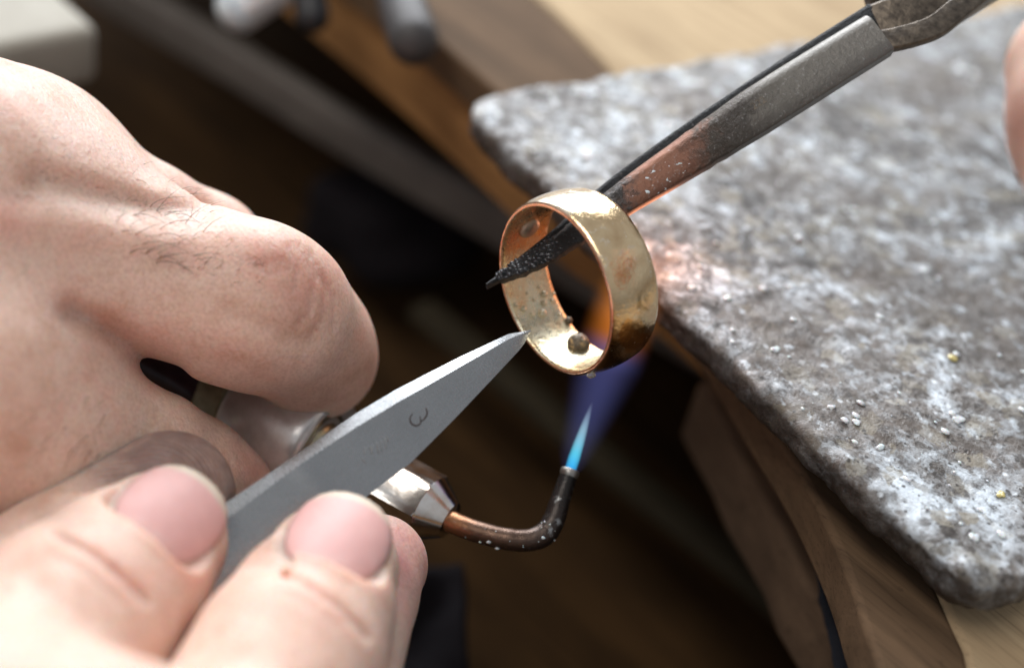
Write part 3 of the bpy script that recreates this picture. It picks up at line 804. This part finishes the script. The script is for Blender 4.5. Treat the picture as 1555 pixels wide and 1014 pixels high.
P, F = blob(ringpt(-HW + 0.5, RO - 0.2, math.pi * 0.985), 0.45, 14, (1.2, 0.8, 0.6), 0.1, 4); build('flux_drip', P, F, 'flux_glass', ring)

# ================================================================ tweezers that carry the ring
tw = empty('soldering_tweezers', U(1100, 205, 6), 'long steel soldering tweezers, blackened tip through the ring, red heat stain', 'tweezers')
cl = [U(757, 424, 1.5), U(800, 401, 1.2), U(850, 371, 1.0), U(900, 335, 1.5), U(960, 292, 2), U(1050, 233, 2.5), U(1150, 167, 3.0), U(1250, 104, 3.6), U(1334, 52, 4.2)]
cl = smoothpath(cl, 70)
hwv = np.interp(np.linspace(0, 1, 70), [0, .06, .14, .25, .34, .48, .63, .74, .82, 1.0], [0.40, 0.80, 1.10, 1.40, 1.62, 2.0, 2.55, 2.95, 3.0, 2.9])
NOISE = RNG.normal(0, 1, 70)
def arm_section(i, t):
    crust = (0.10 if t < 0.27 else 0.05 if 0.5 < t < 0.62 else 0.0) * NOISE[i]
    H, W_ = 1.05 + 0.15 * t, hwv[i] + crust
    return [(H, W_ * 0.90), (H * 0.8, W_), (-H * 0.8, W_), (-H, W_ * 0.9), (-H, -W_ * 0.8), (-H * 0.75, -W_ * 0.95), (-H * 0.35, -W_), (0.05 * H, -W_ * 0.97), (0.45 * H, -W_ * 0.88), (0.76 * H, -W_ * 0.74), (0.94 * H, -W_ * 0.58), (H, -W_ * 0.44), (H, W_ * 0.3)]
P, F, hh = sweep(cl, arm_section, up=(0.30, 0.42, 0.86))
x, y = PIX(P); heat = np.clip((x - 740) / 600, 0, 1)
main_arm = build('arm', P, F, 'heated_steel', tw, attrs={'scorch': ('FLOAT', heat)}, sharp=50)
# second arm lying behind, showing as a thin dark line along the upper edge
def shifted(pts, off): return [np.asarray(p) + np.array(off) for p in pts]
cl2 = [U(739, 435, 2.4), U(790, 402, 3.2), U(850, 358, 4.0), U(900, 315, 4.6), U(960, 268, 5), U(1050, 205, 5.5), U(1150, 139, 6.0), U(1250, 76, 6.6), U(1330, 27, 7.2)]
cl2 = smoothpath(cl2, 60)
P, F, hh = sweep(cl2, lambda i, t: rrect(0.9, np.interp(t, [0, .1, .3, 1], [0.2, 0.8, 1.3, 1.8]), 0.4, 3), up=(0.30, 0.42, 0.86))
x, y = PIX(P); build('arm', P, F, 'heated_steel', tw, attrs={'scorch': ('FLOAT', np.clip((x - 740) / 3000, 0, 0.2))}, sharp=50)
# lock end: two narrow strips crossing, a short bridge and the wide grip beyond
st = smoothpath([U(1318, 66, 4.4), U(1352, 62, 4.2), U(1392, 52, 4.2), U(1422, 40, 4.6), U(1450, 18, 5.6), U(1500, -22, 8.0)], 26)
P, F, _ = sweep(st, lambda i, t: rrect(0.6, 1.45, 0.25, 3), up=(0.12, 0.45, 0.88)); build('lock_strip', P, F, 'brown_steel', tw, sharp=50)
st = smoothpath([U(1322, 20, 10), U(1352, 4, 10.5), U(1392, -14, 11), U(1440, -40, 12)], 16)
P, F, _ = sweep(st, lambda i, t: rrect(0.7, 2.4, 0.5, 3), up=(0.35, -0.3, 0.86)); build('lock_strip', P, F, 'brown_steel', tw, sharp=50)
st = smoothpath([U(1330, 34, 6.6), U(1362, 22, 6.4), U(1400, 8, 6.6), U(1436, -8, 7.2)], 14)
P, F, _ = sweep(st, lambda i, t: rrect(0.6, 2.3, 0.4, 3), up=(0.3, 0.4, 0.86)); build('lock_bridge', P, F, 'brown_steel', tw, sharp=50)
st = smoothpath([U(1412, 28, 8.0), U(1450, 2, 9.5), U(1520, -46, 13), U(1640, -130, 20)], 20)
P, F, _ = sweep(st, lambda i, t: rrect(0.9, 2.6 + 1.2 * t, 0.8, 4), up=(0.30, 0.42, 0.86)); build('grip', P, F, 'cool_steel', tw, sharp=50)
def crumbs(name, n, ranges, rmax, mat, seed, lo=-0.95, hi=0.7):
    parts = []; rg = random.Random(seed)
    for i in range(n):
        t = rg.uniform(*rg.choice(ranges)); j = max(1, min(68, int(t * 69))); a, u, s = frame_from(cl[j + 1] - cl[j - 1], (0.30, 0.42, 0.86))
        o_ = rg.uniform(lo, hi) * hwv[j]
        parts.append(blob(cl[j] + u * (0.98 if o_ > -0.45 * hwv[j] else 0.6) + s * o_, 0.06 + rmax * rg.random() ** 2.2, 8, (1 + 0.9 * rg.random(), 0.6 + 0.5 * rg.random(), 0.5), 0.7, i))
    P, F = merge(parts); o = build(name, P, F, mat, main_arm); o['kind'] = 'stuff'
crumbs('cinder_crust', 260, [(0.02, 0.25)], 0.26, 'cinder', 1, -1.0, 0.95)
crumbs('flux_crumbs', 170, [(0.36, 0.60), (0.50, 0.62), (0.54, 0.60)], 0.26, 'flux_white', 2, -0.2, 0.95)
crumbs('flux_grains', 22, [(0.03, 0.25)], 0.12, 'flux_white', 3, -0.6, 0.9)
# worn stamped marks on the flat of the arm
def text_mesh(name, s, size_mm, origin, xdir, ydir, mat, parent, depth=0.06, shear=0.0):
    cu = bpy.data.curves.new(name, 'FONT'); cu.body = s; cu.size = 1.0; cu.extrude = 0.02; cu.align_x = 'CENTER'; cu.align_y = 'CENTER'
    t = bpy.data.objects.new(name, cu); COL.objects.link(t)
    me = bpy.data.meshes.new_from_object(t.evaluated_get(bpy.context.evaluated_depsgraph_get()))
    P0 = np.array([x.co[:] for x in me.vertices]); Fc = [tuple(p.vertices) for p in me.polygons]
    bpy.data.objects.remove(t); bpy.data.curves.remove(cu); bpy.data.meshes.remove(me)
    xd = np.array(xdir, float); xd /= np.linalg.norm(xd); yd = np.array(ydir, float); yd = yd - xd * (yd @ xd); yd /= np.linalg.norm(yd); zd = np.cross(xd, yd)
    P = np.asarray(origin) + (P0[:, :1] * xd + P0[:, 1:2] * yd) * size_mm + P0[:, 2:3] * zd * depth / 0.02
    return build(name, P, Fc, mat, parent, smooth=False)
j = 52; a, u, s = frame_from(cl[j + 1] - cl[j - 1], (0.30, 0.42, 0.86))
text_mesh('stamp', '222', 1.3, cl[j] + u * 1.10 - s * 0.3, a, -s if s[1] < 0 else s, 'brown_steel', main_arm)

# ================================================================ pointed tweezers in the right hand
bl = empty('pointed_tweezers', U(560, 670, -9), 'grey steel sharp pointed tweezers stamped 3, touching the inside of the ring', 'tweezers')
tt_ = np.linspace(0, 1, 60)
def pl(pts, n=60):
    pts = np.array(pts, float); d = np.r_[0, np.cumsum(np.hypot(*np.diff(pts, axis=0).T))]; d /= d[-1]
    return np.stack([np.interp(np.linspace(0, 1, n), d, pts[:, i]) for i in (0, 1)], 1)
up_ = pl([(806, 501), (772, 507), (700, 541), (600, 592), (540, 628), (450, 690), (330, 772), (230, 842)])
rg_ = pl([(806, 502), (776, 513), (700, 556), (600, 613), (535, 652), (450, 708), (330, 798), (230, 870)])
lo_ = pl([(807, 503), (792, 528), (748, 575), (690, 636), (622, 704), (540, 766), (420, 850), (300, 930)])
def bdepth(px): return -2.6 - (806 - px) * 0.030
def blade(off, shrink, name):
    P = []; F = []; m = 6
    for i in range(60):
        f = i / 59
        E, R_, Lw = up_[i], rg_[i], lo_[i]
        if shrink: mid = (E + Lw) / 2; E, R_, Lw = [mid + (q - mid) * shrink for q in (E, R_, Lw)]
        o_ = off * min(1, f * 2.2); bow = 0.9 * math.exp(-((f - 0.60) / 0.022) ** 2)
        th = 0.25 + 0.95 * min(1, f * 6)
        dR = bdepth(R_[0]) + o_
        P += [U(*E, dR + 0.2 + 1.15 * min(1, f * 5)), U(*R_, dR), U(*(R_ * 0.45 + Lw * 0.55), dR + 0.05 - bow * 0.25), U(*Lw, dR + 0.30 - bow * 0.2), U(*Lw, dR + 0.30 + th * 0.8), U(*E, dR + 0.45 + 1.15 * min(1, f * 5) + th * 0.8)]
    for i in range(59):
        for j in range(m): F.append((i * m + j, i * m + (j + 1) % m, (i + 1) * m + (j + 1) % m, (i + 1) * m + j))
    F.append(tuple(range(m))); F.append(tuple(59 * m + j for j in range(m)))
    return build(name, P, F, 'steel', bl, sharp=24), Surf(P, F)
blade_arm, bsurf = blade(0.0, None, 'arm'); blade(2.6, 0.96, 'arm')
def stroke(pts, r, sf=bsurf, n=16):
    q = smoothpath([(x_, y_, 0) for x_, y_ in pts], n)
    return sweep([U(x_, y_, sf(x_, y_)) for x_, y_, _ in q], lambda i, t: circ(r * 0.45, 6, r * (0.55 + 0.6 * math.sin(t * 3.0))), up=(0, 0.2, 1))[:2]
P, F = merge([stroke([(627, 627), (622.5, 635), (625, 643), (633, 646), (639, 641), (637.5, 632)], 0.11), stroke([(638, 640), (644, 636), (648.5, 628), (647, 619)], 0.11)])
build('stamp', P, F, 'engraved', blade_arm)
P, F = merge([stroke(q, 0.10, n=6) for q in [[(556, 678), (553, 690)], [(560, 676), (566, 688)], [(566, 675), (563, 690)], [(572, 671), (575, 688)], [(578, 668), (580, 685)], [(584, 665), (587, 681)], [(590, 671), (587, 661)], [(549, 696), (556, 703)]]])
build('stamp', P, F, 'etched', blade_arm)

# ================================================================ torch and flame
to = empty('torch', U(440, 659, 18), 'small gas torch with silver collar, hexagonal nut and bent copper tube', 'torch')
TA = U(300, 574, 20); TB = U(690, 794, 7); ta = (TB - TA); TL = np.linalg.norm(ta); ta /= TL
def sx(px): return (px - 300) / 390.0 * TL
UPV = (0, 0.3, 0.95)
hp = [(-75, 4.2), (-60, 4.6), (-20, 4.6), (sx(318), 4.4), (sx(328), 4.0)]
P, F = lathe(TA, ta, hp, 40, UPV); build('handle', P, F, 'purple_handle', to, sharp=40)
x0, x1 = sx(326), sx(378)
P, F = lathe(TA, ta, [(x0, 3.8), (x0 + 0.4, 5.0), (x0 + 1.2, 5.15), (x1 - 1.3, 5.15), (x1 - 0.9, 4.2), (x1, 4.2)], 72, UPV, lambda x: 4.55); build('collar_nut', P, F, 'brass', to, smooth=True, sharp=25)
x0, x1 = sx(376), sx(500)
cyl = [(x0, 4.6), (x0 + 0.5, 6.9), (x0 + 1.2, 7.2), (x1 - 2.0, 7.3), (x1 - 0.9, 7.2), (x1 - 0.2, 6.8), (x1, 6.3), (x1 - 0.1, 5.8), (x1 - 0.6, 5.4)]
P, F = lathe(TA, ta, cyl, 64, UPV); tbody = build('body', P, F, 'chrome', to, sharp=60)
P, F = lathe(TA, ta, [(x1 - 1.2, 5.5), (x1 - 0.75, 5.5), (x1 - 0.55, 4.6), (x1 - 0.7, 3.6), (x1 - 0.4, 3.2), (x1 + 0.2, 2.9), (x1 + 1.5, 2.9)], 48, UPV); build('end_ring', P, F, 'brass', tbody, sharp=50)
P, F = lathe(TA, ta, [(x1 + 1.0, 2.6), (sx(585), 2.6)], 40, UPV); build('neck', P, F, 'chrome', to, sharp=40)
x0, x1 = sx(572), sx(652)
P, F = lathe(TA, ta, [(x0 - 0.3, 3.0), (x0, 3.9), (x0 + 0.8, 4.6), (x1, 4.6), (x1 + 0.2, 4.3), (sx(684), 2.35), (sx(686), 1.9), (sx(687), 1.6)], 72, (0.4, 0.55, 0.75), lambda x: 3.95 if x < x1 + 0.05 else None)
P2 = P
build('hex_nut', P, F, 'nickel_nut', to, sharp=18)
tp = smoothpath([U(672, 784, 7), U(690, 794, 6), U(722, 806, 5.2), U(765, 817, 4.6), U(800, 820, 4.6), U(826, 811, 5), U(841, 789, 5.6), U(851, 758, 6.4), U(866, 714, 7.4)], 60)
def tube_r(t): return np.interp(t, [0, 0.1, 0.5, 0.62, 0.75, 0.9, 1], [1.36, 1.32, 1.36, 1.46, 1.30, 1.14, 1.02])
P, F, hh = sweep(tp, lambda i, t: circ(tube_r(t) + 0.015 * NOISE[i % 70], 24), up=(0, 0.1, 1), caps=True)
tube_o = build('tube', P, F, 'copper_tube', to, attrs={'scorch': ('FLOAT', hh)})
nz0 = tp[-1]; nza = tp[-1] - tp[-3]; nza /= np.linalg.norm(nza)
P, F = lathe(nz0, nza, [(-1.0, 1.0), (-0.5, 1.18), (-0.05, 1.20), (0.12, 1.05), (0.12, 0.6), (-0.4, 0.5)], 32); build('nozzle', P, F, 'cool_steel', tube_o, sharp=50)
parts = []
for i in range(18):
    j = random.randrange(12, 48); a, u, s = frame_from(tp[j + 1] - tp[j - 1], (0, 0.1, 1)); th = random.uniform(-1.3, 1.3)
    parts.append(blob(tp[j] + (u * math.cos(th) + s * math.sin(th)) * tube_r(j / 59), 0.06 + 0.18 * random.random() ** 2, 8, (1.4, 0.8, 0.8), 0.5, i))
P, F = merge(parts); o = build('flux_spatter', P, F, 'flux_white', tube_o); o['kind'] = 'stuff'

# flame
FA = U(866, 713, 7.4); FB = U(904, 596, 9.5); fa = FB - FA; fa /= np.linalg.norm(fa)
fl = empty('flame', FA, 'blue gas flame with bright cyan cone rising to the ring', 'flame')
def vol_mat(name, col, strength, z0, z1, zs, r_in=None):
    m = bpy.data.materials.new(name); m.use_nodes = True; n = m.node_tree.nodes; l = m.node_tree.links
    n.remove(n['Principled BSDF']); em = n.new('ShaderNodeEmission'); l.new(em.outputs[0], n['Material Output'].inputs['Volume'])
    tc = n.new('ShaderNodeTexCoord'); sp_ = n.new('ShaderNodeSeparateXYZ'); l.new(tc.outputs['Object'], sp_.inputs[0])
    mr = n.new('ShaderNodeMapRange'); mr.inputs[1].default_value = z0 * 0.001; mr.inputs[2].default_value = z1 * 0.001; l.new(sp_.outputs['Z'], mr.inputs[0])
    cr = n.new('ShaderNodeValToRGB'); l.new(mr.outputs[0], cr.inputs[0]); e = cr.color_ramp.elements
    for i, (p, c) in enumerate(col):
        x_ = e[i] if i < 2 else e.new(p); x_.position = p; x_.color = (*c, 1)
    l.new(cr.outputs[0], em.inputs['Color'])
    sr = n.new('ShaderNodeValToRGB'); l.new(mr.outputs[0], sr.inputs[0]); e = sr.color_ramp.elements
    for i, (p, c) in enumerate(zs):
        x_ = e[i] if i < 2 else e.new(p); x_.position = p; x_.color = (c, c, c, 1)
    mm = n.new('ShaderNodeMath'); mm.operation = 'MULTIPLY'; mm.inputs[1].default_value = strength; l.new(sr.outputs[0], mm.inputs[0])
    last = mm.outputs[0]
    if r_in:                                           # thins out away from the axis
        cx = n.new('ShaderNodeVectorMath'); cx.operation = 'MULTIPLY'; cx.inputs[1].default_value = (1, 1, 0); l.new(tc.outputs['Object'], cx.inputs[0])
        ln = n.new('ShaderNodeVectorMath'); ln.operation = 'LENGTH'; l.new(cx.outputs[0], ln.inputs[0])
        fr_ = n.new('ShaderNodeMapRange'); fr_.interpolation_type = 'SMOOTHSTEP'; fr_.inputs[1].default_value = 0; fr_.inputs[2].default_value = 1.0
        fr_.inputs[3].default_value = 1; fr_.inputs[4].default_value = 0; 
        rz = n.new('ShaderNodeMapRange'); rz.inputs[1].default_value = 0.0; rz.inputs[2].default_value = 0.014; rz.inputs[3].default_value = 0.0021; rz.inputs[4].default_value = r_in * 0.001; l.new(sp_.outputs['Z'], rz.inputs[0])
        dv = n.new('ShaderNodeMath'); dv.operation = 'DIVIDE'; l.new(ln.outputs['Value'], dv.inputs[0]); l.new(rz.outputs[0], dv.inputs[1]); l.new(dv.outputs[0], fr_.inputs[0])
        m2 = n.new('ShaderNodeMath'); m2.operation = 'MULTIPLY'; l.new(last, m2.inputs[0]); l.new(fr_.outputs[0], m2.inputs[1]); last = m2.outputs[0]
    l.new(last, em.inputs['Strength']); return m
def flame_part(name, prof, mat, base, axis, bend=None, n=32):
    """local z runs up the flame"""
    a, u, s = frame_from(axis, (0, 0, 1)); P = []; F = []
    for (z, r, ox, oy) in prof:
        for j in range(n):
            t = 2 * math.pi * j / n; P.append((ox + r * math.cos(t), oy + r * math.sin(t), z))
    m = len(prof)
    for i in range(m - 1):
        for j in range(n): F.append((i * n + j, i * n + (j + 1) % n, (i + 1) * n + (j + 1) % n, (i + 1) * n + j))
    F.append(tuple(range(n))[::-1]); F.append(tuple((m - 1) * n + j for j in range(n)))
    me = bpy.data.meshes.new(name); me.from_pydata((np.array(P) * 0.001).tolist(), [], F); me.shade_smooth(); me.materials.append(mat)
    o = bpy.data.objects.new(name, me); COL.objects.link(o)
    Rm = Matrix((ROT @ np.stack([u, s, a], 1)).tolist()).to_4x4()
    o.parent = fl; o.matrix_local = Matrix.Translation(Vector(w(base)) - fl.location) @ Rm; return o
cone = [(0.05, 0.72, 0, 0), (1.5, 0.74, 0, 0), (3.5, 0.64, 0, 0), (5.5, 0.48, 0, 0), (7.0, 0.33, 0, 0), (8.2, 0.16, 0, 0), (8.9, 0.02, 0, 0)]
flame_part('inner_cone', cone, vol_mat('flame_cyan', [(0, (0.02, 0.42, 0.95)), (1, (0.55, 0.62, 0.85)), (0.25, (0.10, 0.70, 0.95)), (0.6, (0.45, 0.80, 0.95))], 640.0, 0, 8.7, [(0, 1.0), (1, 0.5), (0.7, 0.75)]), FA, fa)
env = [(0.1, 1.3, 0, 0), (1.5, 2.1, 0, 0), (4, 3.0, 0, 0), (7, 3.8, 0, 0), (10, 4.4, 0, 0), (14, 5.6, 0, 0), (19, 5.9, 0, 0), (24, 5.2, 0, 0), (28, 2.8, 0, 0), (29.5, 0.2, 0, 0)]
flame_part('outer_envelope', env, vol_mat('flame_blue', [(0, (0.22, 0.30, 0.85)), (1, (0.9, 0.30, 0.05)), (0.5, (0.27, 0.28, 0.82)), (0.60, (0.95, 0.27, 0.04))], 50.0, 0, 29.5, [(0, 0.4), (1, 0.0), (0.2, 0.72), (0.45, 0.62), (0.70, 2.6)], 5.2), FA, U(914, 575, 10) - FA)
l = bpy.data.lights.new('flame_light', 'POINT'); l.energy = 0.0055; l.color = (1.0, 0.38, 0.18); l.shadow_soft_size = 0.005
lo = bpy.data.objects.new('flame_light', l); COL.objects.link(lo); lo.parent = fl; lo.location = Vector(w(U(1006, 352, 18))) - fl.location

# ================================================================ left hand (holds the torch)
def hand_object(name, field, blobs, label, wr=0.05, cat='hand', ridge=None):
    V, Q = field.mesh()
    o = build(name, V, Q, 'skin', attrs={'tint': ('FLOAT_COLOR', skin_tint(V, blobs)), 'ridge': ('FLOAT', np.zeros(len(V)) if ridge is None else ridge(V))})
    return tag(o, label, cat)
lf = Field((-92, -45, -48), (-10, 40, 32), 0.45)
# back of the hand and wrist
lf.cone(U(-330, 300, 2), U(-60, 330, 0), 19, 18, 4)
lf.cone(U(-60, 330, 0), U(46, 292, 8), 17, 12.8, 9)                 # towards the middle knuckle
lf.cone(U(-60, 380, 0), U(110, 384, -1), 16, 11.5, 9)               # towards the index knuckle
# index finger: bent over the torch
lf.chain([(U(110, 384, -1), 11.5), (U(260, 430, -1), 9.2), (U(378, 462, -1), 8.9)], 5)
lf.chain([(U(378, 462, -1), 8.9), (U(420, 480, 2), 8.3), (U(466, 520, 9), 7.3), (U(480, 545, 14), 6.7), (U(440, 575, 25), 6.0)], 4.0)
# middle finger behind it
lf.chain([(U(46, 292, 8), 12.4), (U(205, 350, 11), 8.8), (U(304, 390, 17), 8.2), (U(355, 470, 29), 7.2)], 2)
# ring finger further down
lf.chain([(U(0, 300, 22), 11), (U(200, 400, 30), 8), (U(300, 500, 38), 7)], 4)
# thumb, near side
lf.cone(U(-200, 480, -4), U(-40, 590, -11), 16, 14.5, 8)
lf.chain([(U(-40, 590, -11), 14.0), (U(55, 652, -8), 11.8), (U(200, 708, -1), 9.6), (U(285, 740, 4), 8.5), (U(330, 757, 7), 7.2)], 1.6)
# web between thumb and index
lf.cone(U(-130, 430, -3), U(-10, 462, 3), 13, 9, 4)
# knuckles, tendon, hollows
lf.cone(U(398, 412, -5), U(428, 430, -3), 3.6, 3.6, 5)
A = (-30, 10)
lf.groove([(60, 275), (140, 296), (225, 318), (300, 326)], 22, 1.15, (-16, 14))
lf.groove([(-20, 330), (120, 345), (240, 372)], 30, -0.7, (-18, 4))
lf.groove([(350, 470), (420, 505), (470, 520)], 16, 0.30, A)
lf.groove([(112, 476), (165, 506), (215, 538), (262, 566)], 22, 1.6, (-22, 14))
for gx in [[(452, 372), (478, 420), (470, 470), (446, 500)], [(470, 385), (495, 430), (492, 478), (470, 512)], [(438, 372), (452, 410), (448, 440)], [(486, 420), (508, 455), (506, 500)]]:
    lf.groove(gx, 4.5, 0.28, A)
for gx in [[(372, 392), (400, 400), (430, 396)], [(380, 405), (412, 415), (436, 408)]]:
    lf.groove(gx, 5, 0.22, A)
for i in range(16):                                                  # fine skin lines over the web
    x0 = 20 + i * 9; lf.groove([(x0, 372 + i * 4), (x0 + 22, 420 + i * 4), (x0 + 52, 470 + i * 4)], 4, 0.10, A)
for gx in [[(352, 672), (366, 700)], [(362, 668), (378, 698)]]: lf.groove(gx, 5, 0.25, (-25, 10))
RED = (0.62, 0.28, 0.22); PINK = (0.66, 0.36, 0.30); PALE = (0.70, 0.49, 0.40); DIRT = (0.20, 0.15, 0.13)
left = hand_object('hand', lf, [(420, 392, 50, 30, 20, RED, 0.55, ALL_D), (470, 440, 40, 60, 30, RED, 0.45, ALL_D), (150, 215, 120, 9, 32, (0.50, 0.42, 0.40), 0.35, ALL_D), (60, 300, 110, 8, 12, (0.50, 0.42, 0.40), 0.3, ALL_D), (330, 535, 130, 30, 15, RED, 0.30, ALL_D), (180, 505, 80, 34, 30, RED, 0.45, ALL_D),  # last two red spots paint the shade under the index finger
                                 (120, 240, 120, 60, 35, PALE, 0.6, ALL_D), (10, 330, 50, 40, 0, PINK, 0.5, ALL_D), (390, 705, 40, 40, 0, PINK, 0.6, ALL_D), (170, 600, 150, 70, 30, (0.78, 0.585, 0.48), 0.8, ALL_D)],  # last spot paints the light on the thumb into the skin colour
                   'left hand gripping the torch, index finger bent over its silver collar')
def hair_tuft(field, roots, parent, name='hair'):
    parts = []
    for (x, y, dx, dy, ln, cu, lift) in roots:
        d = field.hit(x, y)
        if d is None: continue
        pts = []
        for s in range(7):
            f = s / 6; xx = x + dx * ln * f + -dy * cu * ln * f * f; yy = y + dy * ln * f + dx * cu * ln * f * f
            dd = field.hit(xx, yy); dd = d if dd is None else min(dd, d + 1.0)
            pts.append(U(xx, yy, dd - 0.05 - lift * math.sin(f * 2.2)))
        P, F, _ = sweep(pts, lambda i, t: circ((0.016 + 0.030 * min(1.0, ln / 50.0)) * (1 - 0.8 * t), 5)); parts.append((P, F))
    P, F = merge(parts); o = build(name, P, F, 'hair', parent); o['kind'] = 'stuff'; return o
R = []
for i in range(34):
    x = random.uniform(170, 310); y = 318 + (x - 170) * 0.28 + random.uniform(-22, 66)
    an = math.radians(random.uniform(-62, -15)); R.append((x, y, math.cos(an), math.sin(an), random.uniform(20, 60), random.uniform(0.1, 1.1), 0.9))
for i in range(16):
    x = random.uniform(55, 180); y = random.uniform(600, 690); an = math.radians(random.uniform(110, 160)); R.append((x, y, math.cos(an), math.sin(an), random.uniform(22, 44), random.uniform(-0.3, 0.3), 0.25))
for i in range(14):
    x = random.uniform(215, 330); y = 245 + (x - 215) * 0.55 + random.uniform(2, 22); an = math.radians(random.uniform(-60, -10)); R.append((x, y, math.cos(an), math.sin(an), random.uniform(12, 26), 0.2, 0.5))
for i in range(130):
    x = random.uniform(20, 400); y = 150 + x * 0.62 + random.uniform(-10, 150) * (1 - x / 700); an = math.radians(random.uniform(-70, 10)); R.append((x, y, math.cos(an), math.sin(an), random.uniform(8, 22), random.uniform(-0.3, 0.8), 0.35))
hair_tuft(lf, R, left)

# ================================================================ right hand (holds the pointed tweezers)
rf = Field((-92, -92, -14), (-6, -6, 66), 0.45)
iT, iD, iP = U(238, 822, -19), U(112, 945, -30), U(-60, 1140, -44)
mT, mD, mP = U(502, 868, -18), U(436, 1006, -29), U(330, 1260, -42)
rf.chain([(iP, 11.2), (iD, 9.7), (iD * 0.45 + iT * 0.55, 8.5), (iT, 7.3)], 2.0)
rf.chain([(mP, 11.2), (mD, 9.6), (mD * 0.45 + mT * 0.55, 8.5), (mT, 7.2)], 0.35)
# thumb and ring finger below
rf.chain([(U(258, 752, -11), 7.1), (U(180, 800, -12), 8.2), (U(40, 930, -20), 10), (U(-120, 1150, -40), 13)], 0.8)
rf.chain([(U(572, 858, -3), 5.9), (U(540, 905, -8), 7.0), (U(470, 1060, -24), 8.5), (U(360, 1300, -45), 10.5)], 0.8)
rf.cone(U(-70, 1200, -54), U(330, 1330, -54), 14, 14, 6)
iN = nail_frame(iD, iT, 0.93, 7.5, 0.05); mN = nail_frame(mD, mT, 0.94, 7.3, 0.05)
IH = (6.2, 5.8, 7.6); MH = (6.2, 6.0, 7.5)
nail_volume(rf, iN, *IH); nail_volume(rf, mN, *MH)
B = (-75, -10)
rf.groove([(83, 812), (140, 842), (190, 880), (222, 912)], 6, 0.62, B); rf.groove([(70, 838), (130, 868), (185, 915)], 9, 0.16, B)
rf.groove([(432, 874), (468, 890), (518, 924), (556, 966)], 6, 0.5, B); rf.groove([(430, 900), (465, 912), (520, 950)], 9, 0.16, B); rf.groove([(455, 850), (500, 868), (535, 892)], 6, 0.14, B)
rf.groove([(60, 890), (130, 950)], 12, 0.18, B)
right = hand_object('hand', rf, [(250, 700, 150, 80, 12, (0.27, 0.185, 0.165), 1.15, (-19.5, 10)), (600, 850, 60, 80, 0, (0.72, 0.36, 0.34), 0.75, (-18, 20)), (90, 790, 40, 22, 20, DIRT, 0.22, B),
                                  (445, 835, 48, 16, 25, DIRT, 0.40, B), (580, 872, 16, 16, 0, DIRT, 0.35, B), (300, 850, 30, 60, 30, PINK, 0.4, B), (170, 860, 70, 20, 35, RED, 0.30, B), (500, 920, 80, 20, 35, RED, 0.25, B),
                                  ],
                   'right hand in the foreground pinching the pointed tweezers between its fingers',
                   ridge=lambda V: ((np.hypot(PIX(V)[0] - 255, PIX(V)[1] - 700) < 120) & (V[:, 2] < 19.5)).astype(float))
P, F, C = nail_mesh(iN, *IH, lift=0.05); build('fingernail', P, F, 'nail', right, attrs={'tint': ('FLOAT_COLOR', C)})
P, F, C = nail_mesh(mN, *MH, lift=0.05); build('fingernail', P, F, 'nail', right, attrs={'tint': ('FLOAT_COLOR', C)})

# fingertip entering at the right edge
ff = Field((40, -30, 5), (105, 50, 75), 0.6)
ff.chain([(U(1640, 105, -28), 7.0), (U(1668, 190, -32), 7.6), (U(1740, 330, -40), 9.0)], 3)
hand_object('finger', ff, [(1560, 190, 80, 80, 0, (0.36, 0.17, 0.13), 0.8, ALL_D)], 'blurred bent fingertip entering over the board at the right edge', cat='finger')  # brown spot paints shade onto the fingertip's lower side
